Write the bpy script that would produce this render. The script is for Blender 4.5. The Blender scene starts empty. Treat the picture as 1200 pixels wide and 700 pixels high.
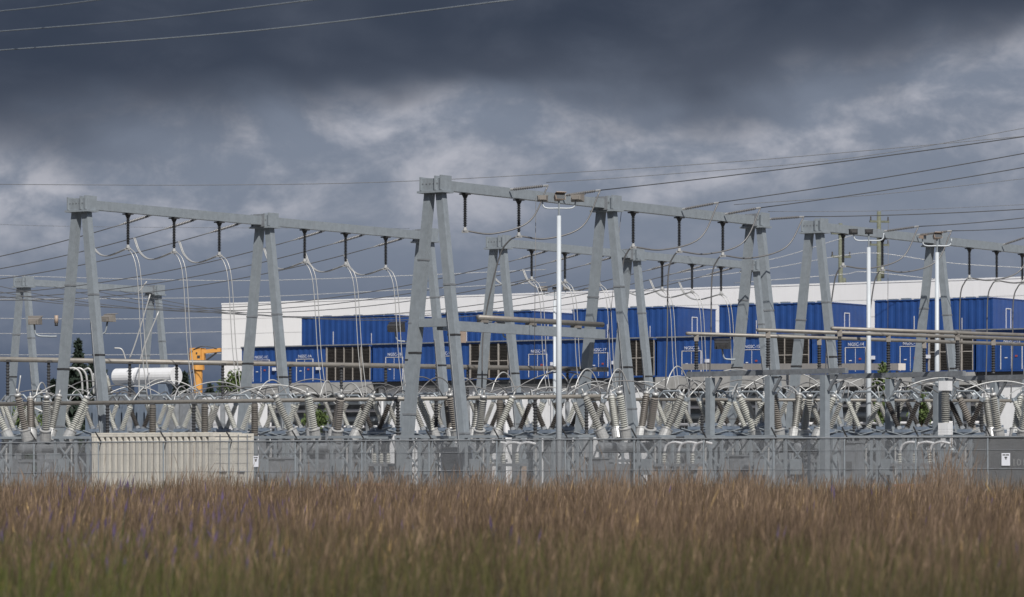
import bpy, math, random
import numpy as np
from mathutils import Vector, Matrix, Quaternion

random.seed(7)
rng = np.random.default_rng(11)
R = math.radians
scene = bpy.context.scene
col = scene.collection

# ------------------------------------------------------------------ camera
F = 4083.0            # focal length in photo pixels (1200 wide)
CAMZ = 1.6
HORIZON = 542.0
cam_d = bpy.data.cameras.new('camera')
cam = bpy.data.objects.new('camera', cam_d)
col.objects.link(cam)
cam.location = (0, 0, CAMZ)
cam.rotation_euler = (R(90), 0, 0)
cam_d.sensor_width = 36
cam_d.sensor_fit = 'HORIZONTAL'
cam_d.lens = F / 1200 * 36
cam_d.shift_y = (HORIZON - 350) / 1200
cam_d.clip_start = 0.5
cam_d.clip_end = 9000
cam_d.dof.use_dof = True
cam_d.dof.focus_distance = 148
cam_d.dof.aperture_fstop = 1.9
scene.camera = cam

# ------------------------------------------------------------------ light
SUN_H = Vector((0.25, -0.968))          # horizontal direction towards the sun
SUN_EL = R(43)
SUN_H.normalize()
to_sun = Vector((SUN_H.x * math.cos(SUN_EL), SUN_H.y * math.cos(SUN_EL), math.sin(SUN_EL)))
sd = bpy.data.lights.new('sun', 'SUN')
sd.energy = 4.9
sd.angle = R(0.6)
sd.color = (1.0, 0.955, 0.89)
sun = bpy.data.objects.new('sun', sd)
col.objects.link(sun)
sun.rotation_euler = (-to_sun).to_track_quat('-Z', 'Y').to_euler()

w = bpy.data.worlds.new('World')
scene.world = w
w.use_nodes = True
wn = w.node_tree.nodes
wl = w.node_tree.links
wn.clear()


def node(kind, nodes=wn, **kw):
    n = nodes.new(kind)
    for k, v in kw.items():
        setattr(n, k, v)
    return n


def wmath(op, a, b=None, c=None, clamp=False):
    n = node('ShaderNodeMath', operation=op, use_clamp=clamp)
    for i, v in enumerate((a, b, c)):
        if v is None:
            continue
        if isinstance(v, (int, float)):
            n.inputs[i].default_value = v
        else:
            wl.new(v, n.inputs[i])
    return n.outputs[0]


def wsmooth(v, lo, hi):
    n = node('ShaderNodeMapRange', interpolation_type='SMOOTHSTEP')
    wl.new(v, n.inputs['Value'])
    n.inputs['From Min'].default_value = lo
    n.inputs['From Max'].default_value = hi
    return n.outputs['Result']


def wmix(f, a, b):
    n = node('ShaderNodeMix', data_type='RGBA')
    wl.new(f, n.inputs['Factor'])
    for s, v in ((n.inputs[6], a), (n.inputs[7], b)):
        if isinstance(v, tuple):
            s.default_value = (*v, 1)
        else:
            wl.new(v, s)
    return n.outputs[2]


def wnoise(scale, detail, rough, sx=1.0, sz=1.0, off=0.0):
    mp = node('ShaderNodeMapping')
    wl.new(tc.outputs['Generated'], mp.inputs['Vector'])
    mp.inputs['Scale'].default_value = (sx, sx, sz)
    mp.inputs['Location'].default_value = (off, off * .7, off * .3)
    n = node('ShaderNodeTexNoise')
    n.inputs['Scale'].default_value = scale
    n.inputs['Detail'].default_value = detail
    n.inputs['Roughness'].default_value = rough
    n.inputs['Distortion'].default_value = 0.35
    wl.new(mp.outputs[0], n.inputs['Vector'])
    return n.outputs['Fac']


tc = node('ShaderNodeTexCoord')
sep = node('ShaderNodeSeparateXYZ')
wl.new(tc.outputs['Generated'], sep.inputs[0])
dx, dz = sep.outputs[0], sep.outputs[2]
n_big = wnoise(11, 3, 0.5, 1, 1.9, 3.3)
n_mid = wnoise(23, 8, 0.58, 1, 1.8, 1.7)
n_fine = wnoise(70, 7, 0.65, 1, 1.5, 5.1)
# elevation relative to the sloping lower edge of the dark cloud deck
e = wmath('SUBTRACT', dz, wmath('MULTIPLY', dx, 0.085))
e = wmath('ADD', e, wmath('MULTIPLY', wmath('SUBTRACT', n_big, 0.5), 0.055))
e = wmath('ADD', e, wmath('MULTIPLY', wmath('SUBTRACT', n_mid, 0.5), 0.016))
deck = wsmooth(e, 0.090, 0.118)
lowband = wsmooth(dz, 0.012, 0.072)
clear = wmix(lowband, (0.075, 0.102, 0.162), (0.200, 0.234, 0.302))
puff = wsmooth(wmath('ADD', wmath('MULTIPLY', n_mid, 0.75), wmath('MULTIPLY', n_fine, 0.25)), 0.43, 0.67)
edge = wmath('MULTIPLY', wsmooth(e, 0.060, 0.090), wmath('SUBTRACT', 1.0, wsmooth(e, 0.097, 0.122)))
puff = wmath('MULTIPLY', puff, wmath('ADD', 0.16, wmath('MULTIPLY', edge, 0.95)))
clear = wmix(puff, clear, (0.45, 0.46, 0.515))
dk = wmix(wsmooth(n_big, 0.35, 0.66), (0.041, 0.054, 0.083), (0.068, 0.083, 0.117))
dk = wmix(wmath('MULTIPLY', wsmooth(n_mid, 0.42, 0.72), 0.16), dk, (0.15, 0.17, 0.22))
storm = wmix(deck, clear, dk)
# high overhead the deck breaks up and the daylight sky comes through
sky = node('ShaderNodeTexSky', sky_type='NISHITA')
sky.sun_disc = False
sky.sun_elevation = SUN_EL
sky.sun_rotation = math.atan2(SUN_H.x, SUN_H.y)
skys = node('ShaderNodeVectorMath', operation='SCALE')
wl.new(sky.outputs[0], skys.inputs[0])
skys.inputs['Scale'].default_value = 0.07
hi_n = wnoise(2.6, 5, 0.55, 1, 1, 2.0)
high = wmix(wsmooth(hi_n, 0.42, 0.6), skys.outputs[0], (0.27, 0.285, 0.33))
final = wmix(wsmooth(dz, 0.16, 0.48), storm, high)
bg = node('ShaderNodeBackground')
wl.new(final, bg.inputs['Color'])
bg.inputs['Strength'].default_value = 1.0
wo = node('ShaderNodeOutputWorld')
wl.new(bg.outputs[0], wo.inputs['Surface'])

scene.render.engine = 'CYCLES'
scene.view_settings.view_transform = 'Standard'
scene.view_settings.look = 'None'
scene.view_settings.exposure = 0.0
scene.view_settings.gamma = 1.0
scene.view_settings.use_curve_mapping = False

# ------------------------------------------------------------------ materials
MATS = {}


def mat(name, color, rough=0.6, metal=0.0, var=0.15, scale=3.0, bump=0.0, dirt=None, dirt_amt=0.0, streak=False, spec=0.5):
    """Principled material with noise variation in colour, optional dirt streaks and bump."""
    m = bpy.data.materials.new(name)
    m.use_nodes = True
    ns, ls = m.node_tree.nodes, m.node_tree.links
    b = ns['Principled BSDF']
    b.inputs['Roughness'].default_value = rough
    b.inputs['Metallic'].default_value = metal
    b.inputs['Specular IOR Level'].default_value = spec
    g = ns.new('ShaderNodeNewGeometry')
    oi = ns.new('ShaderNodeObjectInfo')
    add = ns.new('ShaderNodeVectorMath'); add.operation = 'ADD'
    ls.new(g.outputs['Position'], add.inputs[0])
    sc = ns.new('ShaderNodeVectorMath'); sc.operation = 'SCALE'
    cmb = ns.new('ShaderNodeCombineXYZ')
    ls.new(oi.outputs['Random'], cmb.inputs[0]); ls.new(oi.outputs['Random'], cmb.inputs[1])
    ls.new(cmb.outputs[0], sc.inputs[0]); sc.inputs['Scale'].default_value = 17.0
    ls.new(sc.outputs[0], add.inputs[1])
    n = ns.new('ShaderNodeTexNoise')
    n.inputs['Scale'].default_value = scale
    n.inputs['Detail'].default_value = 6
    n.inputs['Roughness'].default_value = 0.62
    ls.new(add.outputs[0], n.inputs['Vector'])
    mx = ns.new('ShaderNodeMix'); mx.data_type = 'RGBA'
    mr = ns.new('ShaderNodeMapRange')
    mr.inputs['From Min'].default_value = 0.3
    mr.inputs['From Max'].default_value = 0.7
    ls.new(n.outputs['Fac'], mr.inputs['Value'])
    ls.new(mr.outputs['Result'], mx.inputs['Factor'])
    lo = tuple(max(0, c * (1 - var)) for c in color)
    hi = tuple(min(1, c * (1 + var)) for c in color)
    mx.inputs[6].default_value = (*lo, 1)
    mx.inputs[7].default_value = (*hi, 1)
    out = mx.outputs[2]
    if dirt:
        mp = ns.new('ShaderNodeMapping')
        ls.new(add.outputs[0], mp.inputs['Vector'])
        mp.inputs['Scale'].default_value = (2.2, 2.2, 0.16) if streak else (1, 1, 1)
        n2 = ns.new('ShaderNodeTexNoise')
        n2.inputs['Scale'].default_value = 2.4 if streak else scale * 0.55
        n2.inputs['Detail'].default_value = 8
        n2.inputs['Roughness'].default_value = 0.7
        ls.new(mp.outputs[0], n2.inputs['Vector'])
        mr2 = ns.new('ShaderNodeMapRange')
        mr2.inputs['From Min'].default_value = 0.5
        mr2.inputs['From Max'].default_value = 0.72
        mr2.inputs['To Max'].default_value = dirt_amt
        ls.new(n2.outputs['Fac'], mr2.inputs['Value'])
        m2 = ns.new('ShaderNodeMix'); m2.data_type = 'RGBA'
        ls.new(mr2.outputs['Result'], m2.inputs['Factor'])
        ls.new(out, m2.inputs[6])
        m2.inputs[7].default_value = (*dirt, 1)
        out = m2.outputs[2]
    ls.new(out, b.inputs['Base Color'])
    if bump:
        bp = ns.new('ShaderNodeBump')
        bp.inputs['Strength'].default_value = bump
        bp.inputs['Distance'].default_value = 0.05
        ls.new(n.outputs['Fac'], bp.inputs['Height'])
        ls.new(bp.outputs[0], b.inputs['Normal'])
    MATS[name] = m
    return m


mat('galvanised', (0.275, 0.310, 0.342), 0.48, 0.25, 0.11, 4.0, 0.02, (0.20, 0.215, 0.235), 0.35, True)
mat('galvanised_dull', (0.20, 0.215, 0.235), 0.6, 0.2, 0.25, 4.0, 0.05, (0.14, 0.14, 0.14), 0.5, True)
mat('blue_steel', (0.16, 0.20, 0.26), 0.55, 0.1, 0.15, 1.5, 0.0, (0.08, 0.09, 0.11), 0.4, True)
mat('dark_metal', (0.045, 0.045, 0.048), 0.55, 0.2, 0.25, 6)
mat('cable', (0.16, 0.16, 0.165), 0.5, 0.4, 0.1, 8)
mat('bright_cable', (0.43, 0.435, 0.435), 0.42, 0.3, 0.12, 8)
mat('line_wire', (0.13, 0.135, 0.145), 0.55, 0.2, 0.1, 5)
mat('porcelain', (0.30, 0.30, 0.285), 0.35, 0.0, 0.14, 5, 0, (0.15, 0.14, 0.12), 0.4)
mat('porcelain_pale', (0.42, 0.425, 0.40), 0.35, 0.0, 0.12, 5, 0, (0.22, 0.21, 0.18), 0.35)
mat('porcelain_dark', (0.055, 0.050, 0.047), 0.4, 0.0, 0.2, 5)
mat('porcelain_brown', (0.150, 0.140, 0.128), 0.4, 0.0, 0.2, 5)
mat('polymer_black', (0.035, 0.037, 0.042), 0.6, 0.0, 0.2, 6)
mat('bus_tube', (0.225, 0.213, 0.195), 0.5, 0.3, 0.12, 3, 0, (0.15, 0.12, 0.09), 0.45)
mat('white_paint', (0.66, 0.67, 0.69), 0.4, 0.0, 0.05, 2, 0, (0.48, 0.47, 0.45), 0.3, True)
mat('wall_white', (0.80, 0.80, 0.81), 0.55, 0.0, 0.025, 0.6, 0, (0.66, 0.65, 0.65), 0.25, True)
mat('tray_cover', (0.52, 0.49, 0.46), 0.6, 0.0, 0.08, 1.5, 0, (0.34, 0.31, 0.28), 0.4, True)
mat('joint_grey', (0.55, 0.55, 0.57), 0.7, 0.0, 0.05, 1)
mat('pole_white', (0.47, 0.51, 0.55), 0.45, 0.0, 0.06, 3, 0, (0.40, 0.40, 0.40), 0.35, True)
mat('blue_paint', (0.016, 0.058, 0.210), 0.5, 0.0, 0.14, 0.9, 0, (0.018, 0.042, 0.145), 0.6, True, 0.35)
mat('louver_dark', (0.040, 0.036, 0.033), 0.7, 0.0, 0.25, 4)
mat('louver_frame', (0.30, 0.28, 0.26), 0.6, 0.0, 0.15, 4)
mat('beige_paint', (0.60, 0.575, 0.515), 0.55, 0.0, 0.08, 2.0, 0, (0.24, 0.20, 0.16), 0.5, True)
mat('concrete', (0.30, 0.30, 0.295), 0.85, 0.0, 0.15, 1.2, 0.15, (0.16, 0.155, 0.15), 0.5, True)
mat('gravel', (0.27, 0.265, 0.255), 0.95, 0.0, 0.3, 9.0, 0.4)
mat('soil', (0.060, 0.050, 0.030), 0.95, 0.0, 0.35, 2.0, 0.3)
mat('yellow_paint', (0.58, 0.285, 0.070), 0.5, 0.0, 0.1, 3, 0, (0.40, 0.18, 0.03), 0.35)
mat('tan_plastic', (0.34, 0.265, 0.215), 0.55, 0.0, 0.1, 4)
mat('grey_plastic', (0.20, 0.185, 0.17), 0.55, 0.0, 0.1, 4)
mat('charcoal_paint', (0.055, 0.058, 0.062), 0.6, 0.0, 0.15, 1.6, 0, (0.09, 0.09, 0.09), 0.4, True)
mat('orange_brown', (0.42, 0.20, 0.12), 0.7, 0.0, 0.15, 4)
mat('wood_pole', (0.13, 0.14, 0.105), 0.85, 0.0, 0.25, 5)
mat('bark', (0.07, 0.05, 0.035), 0.9, 0.0, 0.2, 5)
mat('conifer_leaf', (0.018, 0.032, 0.022), 0.8, 0.0, 0.35, 2)
mat('bush_leaf', (0.070, 0.105, 0.028), 0.8, 0.0, 0.35, 4)
mat('lettering_white', (0.60, 0.62, 0.68), 0.6, 0.0, 0.03, 5)
mat('lettering_dark', (0.03, 0.03, 0.03), 0.6, 0.0, 0.1, 5)
mat('lettering_faded', (0.23, 0.235, 0.24), 0.6, 0.0, 0.1, 5)
mat('red_paint', (0.30, 0.06, 0.05), 0.6, 0.0, 0.1, 5)
mat('fence_wire', (0.25, 0.26, 0.275), 0.55, 0.3, 0.1, 3)
mat('lamp_glass', (0.10, 0.105, 0.11), 0.15, 0.0, 0.1, 3)


def attr_mat(name, rough=0.9):
    m = bpy.data.materials.new(name)
    m.use_nodes = True
    ns, ls = m.node_tree.nodes, m.node_tree.links
    b = ns['Principled BSDF']
    b.inputs['Roughness'].default_value = rough
    b.inputs['Specular IOR Level'].default_value = 0.15
    a = ns.new('ShaderNodeAttribute'); a.attribute_name = 'tint'
    ls.new(a.outputs['Color'], b.inputs['Base Color'])
    MATS[name] = m
    return m


attr_mat('grass_blades')

# ------------------------------------------------------------------ helpers
UA = math.atan2(0.825, 0.565)                   # direction of the gantry beams
U = Vector((math.cos(UA), math.sin(UA), 0))
V = Vector((-U.y, U.x, 0))
O = Vector((-17.9, 144.9, 0))
RB = UA - math.pi / 2                           # local x = -V (to the right), local y = U (away)
LX = -V


def W(u, v, z=0.0):
    p = O + U * u + V * v
    return Vector((p.x, p.y, z))


def at(px, py, Y):
    return Vector(((px - 600) * Y / F, Y, CAMZ + (HORIZON - py) * Y / F))


def u_on_row(px, v):
    k = (px - 600) / F
    a = O + V * v
    return (k * a.y - a.x) / (U.x - k * U.y)


class MB:
    def __init__(self):
        self.v = []
        self.f = []

    def box(self, c, s, rot=None):
        c = Vector(c)
        i = len(self.v)
        for z in (-.5, .5):
            for x, y in ((-.5, -.5), (.5, -.5), (.5, .5), (-.5, .5)):
                p = Vector((x * s[0], y * s[1], z * s[2]))
                if rot is not None:
                    p = rot @ p
                self.v.append(c + p)
        self.f += [(i + 3, i + 2, i + 1, i), (i + 4, i + 5, i + 6, i + 7), (i, i + 1, i + 5, i + 4), (i + 1, i + 2, i + 6, i + 5),
                   (i + 2, i + 3, i + 7, i + 6), (i + 3, i, i + 4, i + 7)]
        return self

    def span(self, a, b):
        a = Vector(a); b = Vector(b)
        return self.box((a + b) / 2, [abs(q) for q in (b - a)])

    def strut(self, p0, p1, s0, s1=None, ax=Vector((1, 0, 0)), ay=Vector((0, 1, 0))):
        """four sided tapered bar whose cross section stays on the axes ax, ay"""
        s1 = s1 or s0
        p0 = Vector(p0); p1 = Vector(p1)
        i = len(self.v)
        for p, s in ((p0, s0), (p1, s1)):
            for x, y in ((-.5, -.5), (.5, -.5), (.5, .5), (-.5, .5)):
                self.v.append(p + ax * (x * s[0]) + ay * (y * s[1]))
        self.f += [(i + 3, i + 2, i + 1, i), (i + 4, i + 5, i + 6, i + 7), (i, i + 1, i + 5, i + 4), (i + 1, i + 2, i + 6, i + 5),
                   (i + 2, i + 3, i + 7, i + 6), (i + 3, i, i + 4, i + 7)]
        return self

    def bar(self, p0, p1, s, up=Vector((0, 0, 1))):
        """rectangular bar along p0-p1; s = (side, up)"""
        p0 = Vector(p0); p1 = Vector(p1)
        d = (p1 - p0).normalized()
        sx = d.cross(up)
        if sx.length < 1e-4:
            sx = Vector((1, 0, 0))
        sx.normalize()
        sy = sx.cross(d)
        return self.strut(p0, p1, s, s, sx, sy)

    def lathe(self, p0, p1, prof, n=10):
        p0 = Vector(p0); p1 = Vector(p1)
        d = (p1 - p0)
        L = d.length
        d = d / L
        a = d.orthogonal().normalized()
        b = d.cross(a)
        base = len(self.v)
        for t, r in prof:
            c = p0 + d * (t * L)
            for k in range(n):
                th = 2 * math.pi * k / n
                self.v.append(c + (a * math.cos(th) + b * math.sin(th)) * r)
        m = len(prof)
        for j in range(m - 1):
            for k in range(n):
                k2 = (k + 1) % n
                self.f.append((base + j * n + k, base + j * n + k2, base + (j + 1) * n + k2, base + (j + 1) * n + k))
        self.f.append(tuple(base + k for k in reversed(range(n))))
        self.f.append(tuple(base + (m - 1) * n + k for k in range(n)))
        return self

    def cone(self, p0, p1, r0, r1=None, n=10):
        return self.lathe(p0, p1, [(0, r0), (1, r0 if r1 is None else r1)], n)

    def tube(self, pts, r, n=6):
        pts = [Vector(p) for p in pts]
        base = len(self.v)
        m = len(pts)
        a = None
        for j, p in enumerate(pts):
            d = (pts[min(j + 1, m - 1)] - pts[max(j - 1, 0)])
            if d.length < 1e-6:
                d = Vector((0, 0, 1))
            d.normalize()
            if a is None:
                a = d.orthogonal().normalized()
            else:
                a = (a - d * a.dot(d))
                if a.length < 1e-5:
                    a = d.orthogonal()
                a.normalize()
            b = d.cross(a)
            for k in range(n):
                th = 2 * math.pi * k / n
                self.v.append(p + (a * math.cos(th) + b * math.sin(th)) * r)
        for j in range(m - 1):
            for k in range(n):
                k2 = (k + 1) % n
                self.f.append((base + j * n + k, base + j * n + k2, base + (j + 1) * n + k2, base + (j + 1) * n + k))
        self.f.append(tuple(base + k for k in reversed(range(n))))
        self.f.append(tuple(base + (m - 1) * n + k for k in range(n)))
        return self

    def mesh(self, name, material, smooth=False):
        me = bpy.data.meshes.new(name)
        me.from_pydata([tuple(p) for p in self.v], [], self.f)
        me.materials.append(MATS[material])
        if smooth:
            me.polygons.foreach_set('use_smooth', [True] * len(me.polygons))
        me.update()
        return me

    def build(self, name, material, parent=None, smooth=False, loc=None, rotz=0.0):
        o = bpy.data.objects.new(name, self.mesh(name, material, smooth))
        col.objects.link(o)
        if loc is not None:
            o.location = loc
        o.rotation_euler = (0, 0, rotz)
        if parent is not None:
            o.parent = parent
        return o


def tag(o, label=None, cat=None, group=None, kind=None):
    if label: o['label'] = label
    if cat: o['category'] = cat
    if group: o['group'] = group
    if kind: o['kind'] = kind
    return o


def thing(name, label, cat, loc=(0, 0, 0), rotz=0.0, group=None):
    o = bpy.data.objects.new(name, None)
    o.empty_display_size = 0.3
    col.objects.link(o)
    o.location = loc
    o.rotation_euler = (0, 0, rotz)
    return tag(o, label, cat, group)


def part(name, me, parent, loc=(0, 0, 0), quat=None, scale=None):
    o = bpy.data.objects.new(name, me)
    col.objects.link(o)
    o.parent = parent
    o.location = loc
    if quat is not None:
        o.rotation_mode = 'QUATERNION'
        o.rotation_quaternion = quat
    if scale is not None:
        o.scale = scale
    return o


def zq(d):
    return Vector(d).normalized().to_track_quat('Z', 'Y')


def spline(pts, k=8):
    pts = [Vector(p) for p in pts]
    out = []
    n = len(pts)
    for i in range(n - 1):
        p0 = pts[i - 1] if i > 0 else pts[i] * 2 - pts[i + 1]
        p1, p2 = pts[i], pts[i + 1]
        p3 = pts[i + 2] if i + 2 < n else pts[i + 1] * 2 - pts[i]
        for j in range(k):
            t = j / k
            out.append(0.5 * ((2 * p1) + (p2 - p0) * t + (2 * p0 - 5 * p1 + 4 * p2 - p3) * t * t + (3 * p1 - p0 - 3 * p2 + p3) * t ** 3))
    out.append(pts[-1])
    return out


def cable(name, pts, r, material, label, cat, group=None, smooth=True, k=8, twin=0.0):
    """a cable through the given world points, its origin at its first point"""
    pts = [Vector(p) for p in pts]
    o0 = pts[0].copy()
    path = spline([p - o0 for p in pts], k)
    mb = MB()
    if twin:
        off = LX * (twin / 2)
        mb.tube([p + off for p in path], r, 5)
        mb.tube([p - off for p in path], r, 5)
    else:
        mb.tube(path, r, 6)
    return tag(mb.build(name, material, None, smooth, o0), label, cat, group)


def sag(p0, p1, s, n=14):
    p0 = Vector(p0); p1 = Vector(p1)
    return [p0.lerp(p1, i / n) - Vector((0, 0, 4 * s * (i / n) * (1 - i / n))) for i in range(n + 1)]


def text_mesh(s, size, material, depth=0.004):
    c = bpy.data.curves.new('lettering', 'FONT')
    c.body = s
    c.size = size
    c.extrude = depth
    c.align_x = 'CENTER'
    c.resolution_u = 2
    t = bpy.data.objects.new('lettering_tmp', c)
    col.objects.link(t)
    dg = bpy.context.evaluated_depsgraph_get()
    me = bpy.data.meshes.new_from_object(t.evaluated_get(dg))
    bpy.data.objects.remove(t)
    bpy.data.curves.remove(c)
    me.name = 'lettering'
    me.materials.clear()
    me.materials.append(MATS[material])
    return me


TQ = Matrix(((1, 0, 0), (0, 0, -1), (0, 1, 0))).to_quaternion()   # text stands up facing local -y

# ------------------------------------------------------------------ ground
mb = MB(); mb.v = [Vector(p) for p in ((-4000, -200, 0), (4000, -200, 0), (4000, 7000, 0), (-4000, 7000, 0))]; mb.f = [(0, 1, 2, 3)]
tag(mb.build('ground', 'soil'), kind='structure')


def fence_y(x):
    return 126.2 - x * 8.6 / 40.0


mb = MB()
mb.v = [Vector((-34, fence_y(-34) + .5, .03)), Vector((34, fence_y(34) + .5, .03)), Vector((75, 300, .03)), Vector((-80, 300, .03))]
mb.f = [(0, 1, 2, 3)]
tag(mb.build('yard_gravel', 'gravel'), kind='structure')

# ------------------------------------------------------------------ white building
bld_c = Vector((-0.0833 * 285, 285, 0))
BH = 14.5
bld = thing('warehouse', 'long white panel clad warehouse behind the blue enclosures', 'building', bld_c, RB)
MB().span((0.05, 0.08, 0), (104.95, 39.9, BH - .15)).build('core', 'joint_grey', bld)
rows = 12
ph = BH / rows
pm = {}
for i in range(rows):
    m = MB().span((0, 0, .012), (105, .075, ph - .012)).mesh('panel', 'wall_white') if not pm else pm['m']
    pm['m'] = m
    part('panel', m, bld, (0, 0, i * ph))
side = MB().span((0, 0, .012), (.045, 40, ph - .012)).mesh('panel', 'wall_white')
for i in range(rows):
    part('panel', side, bld, (0, .08, i * ph))
MB().span((-.03, -.03, BH), (105.03, 40, BH + .12)).build('parapet_cap', 'wall_white', bld)
MB().span((0.06, 0, 0), (6.8, -.05, 0.05)).build('kerb', 'concrete', bld)

# ------------------------------------------------------------------ blue enclosures
row0 = Vector((-20.7, 267, 0))


def rowp(t, back=0.0, z=0.0):
    p = row0 + LX * t + U * back
    return Vector((p.x, p.y, z))


def corrugated(mb, x0, x1, z0, z1, y, pitch=0.28, depth=0.05, axis='x', steps=((0, 0), (.3, 0), (.5, 1), (.8, 1))):
    """trapezoid corrugation facing -y (axis x) or +x (axis y)"""
    xs = []
    x = x0
    while x < x1 - 1e-3:
        for fr, d in steps:
            q = x + fr * pitch
            if q < x1:
                xs.append((q, d * depth))
        x += pitch
    xs.append((x1, 0))
    base = len(mb.v)
    for q, d in xs:
        for z in (z0, z1):
            mb.v.append(Vector((q, y + d, z)) if axis == 'x' else Vector((y - d, q, z)))
    for j in range(len(xs) - 1):
        a = base + 2 * j
        mb.f.append((a, a + 2, a + 3, a + 1))


LOWB, LOWT = 7.62, 10.36
door_mesh = MB().span((-.74, -.03, 0), (-.015, .03, 1.6)).span((.015, -.03, 0), (.74, .03, 1.6)).mesh('door', 'blue_paint')
frame_mb = MB()
for a, b in (((-.80, 0), (-.76, 1.64)), ((.76, 0), (.80, 1.64)), ((-.80, 1.64), (.80, 1.68)), ((-.012, 0), (.012, 1.6))):
    frame_mb.span((a[0], -.05, a[1]), (b[0], .02, b[1]))
frame_mesh = frame_mb.mesh('frame', 'joint_grey')
plac_r = MB().span((-.09, -.07, .82), (.09, -.055, .94)).mesh('placard', 'red_paint')
plac_w = MB().span((-.10, -.07, .74), (.10, -.055, .80)).mesh('placard', 'lettering_white')
lampbox = MB().span((-.15, -.2, 0), (.15, 0, .24)).mesh('wall_lamp', 'lettering_white')
louv_mb = MB()
for k in range(22):
    z = .12 + k * .115
    louv_mb.box((0, .03, z), (.62, .09, .03), Matrix.Rotation(R(-28), 3, 'X'))
louv_mesh = louv_mb.mesh('screen_panel', 'louver_dark')

mods = [
    (0.0, 12.3, [(1.9, 'NGSC-1C'), (6.1, 'NGSC-1A')], (8.2, 12.25), 'first blue generator enclosure at the end of the row'),
    (12.5, 12.3, [(2.0, 'NGSC-1B'), (6.6, 'NGSC-18')], (8.9, 12.25), 'blue generator enclosure lettered NGSC-1B'),
    (25.0, 12.3, [(2.35, 'NGSC-19'), (7.6, 'NGSC-17')], (9.3, 12.25), 'blue generator enclosure lettered NGSC-19 and NGSC-17'),
    (37.5, 12.3, [(2.85, 'NGSC-16'), (7.75, 'NGSC-15')], (9.4, 12.25), 'blue generator enclosure lettered NGSC-16 and NGSC-15'),
    (50.0, 12.3, [(3.4, 'NGSC-14'), (7.6, 'NGSC-13')], (9.0, 12.25), 'blue generator enclosure lettered NGSC-14'),
    (62.5, 12.3, [(2.6, 'NGSC-12'), (7.0, 'NGSC-11')], (9.0, 12.25), 'blue generator enclosure past the tall bus supports'),
]
for t0, L, doors, lou, lab in mods:
    e0 = thing('generator_enclosure', lab, 'enclosure', rowp(t0, 0, LOWB), RB, 'blue generator enclosures on the raised deck')
    h = LOWT - LOWB
    mb = MB()
    corrugated(mb, 0, lou[0], .12, h - .1, 0.0, .55, .025)
    corrugated(mb, 0, 4.8, .12, h - .1, L, .42, .05, 'y')
    mb.span((0, .07, .0), (L - .06, 4.8, h - .02))
    mb.build('wall', 'blue_paint', e0)
    MB().span((-.03, -.05, h - .1), (L + .03, 4.85, h)).span((-.03, -.05, 0), (L + .03, .06, .12)).build('frame', 'blue_paint', e0)
    MB().span((0, -.16, h + .005), (L - .1, .5, h + .09)).build('roof_edge', 'galvanised_dull', e0)
    for dx0, txt in doors:
        d = part('door', door_mesh, e0, (dx0, 0, .13))
        part('frame', frame_mesh, d, (0, 0, 0))
        part('placard', plac_r, d, (.37, 0, 0))
        part('placard', plac_w, d, (-.37, 0, 0))
        part('lettering', text_mesh(txt, .31, 'lettering_white'), e0, (dx0 + .05, -.06, 1.90), TQ)
        part('wall_lamp', lampbox, e0, (dx0 + 1.35, 0, .95))
    nl = int((lou[1] - lou[0]) / .72)
    lv = MB().span((lou[0], .05, .12), (lou[1], .1, h - .1)).build('louver_bank', 'louver_dark', e0)
    pitch = (lou[1] - lou[0]) / nl
    for k in range(nl):
        part('screen_panel', louv_mesh, lv, (lou[0] + (k + .5) * pitch, 0, .02), None, (pitch / .72, 1, (h - .2) / 2.7))
    fm = MB()
    for k in range(nl + 1):
        wd = .11 if k in (0, nl - 1) else .035
        fm.span((lou[0] + k * pitch - wd / 2, -.06, .1), (lou[0] + k * pitch + wd / 2, .05, h - .08))
    fm.span((lou[0], -.05, h * .5 - .03), (lou[1], .02, h * .5 + .03))
    fm.build('louver_frame', 'louver_frame', lv)

for i in range(5):
    t0 = 5.1 + 12.32 * i
    Lu, Du, hu = 8.9, 5.2, 2.22
    e0 = thing('cooling_enclosure', ['plain blue upper enclosure nearest the warehouse corner', 'blue upper enclosure above lettering NGSC-1B',
               'blue upper enclosure above lettering NGSC-19', 'blue upper enclosure above lettering NGSC-15',
               'blue upper enclosure at the nearer end of the stack'][i], 'enclosure', rowp(t0, .9, LOWT + .02), RB, 'blue upper enclosures')
    mb = MB()
    corrugated(mb, 0, Lu, .1, hu - .06, 0, .55, .03)
    corrugated(mb, 0, Du, .1, hu - .06, Lu, .65, .008, 'y')
    mb.span((0, .07, .1), (Lu - .06, Du, hu - .07))
    mb.build('wall', 'blue_paint', e0)
    rr = MB()
    rr.span((-.04, -.05, hu - .06), (Lu + .04, Du + .05, hu)).span((-.02, -.03, .01), (Lu + .02, Du, .1))
    rr.build('roof_rim', 'blue_paint', e0)
    ju = MB()
    for q in range(9):
        ju.span((q * .97 + .1, -.04, hu + .002), (q * .97 + .72, .3, hu + .05 + .03 * (q % 3)))
    ju.build('roof_flashing', 'blue_steel', e0)
    MB().span((3.0, -.035, .12), (3.05, -.01, 1.1)).span((6.6, -.035, .12), (6.64, -.01, .9)).build('conduit', 'joint_grey', e0)
    ldr = MB()
    for yy in (1.9, 2.6):
        ldr.span((Lu, yy, .2), (Lu + .04, yy + .05, 1.5))
    ldr.span((Lu, 1.9, 1.5), (Lu + .04, 2.65, 1.56))
    ldr.build('ladder', 'joint_grey', e0)

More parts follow.
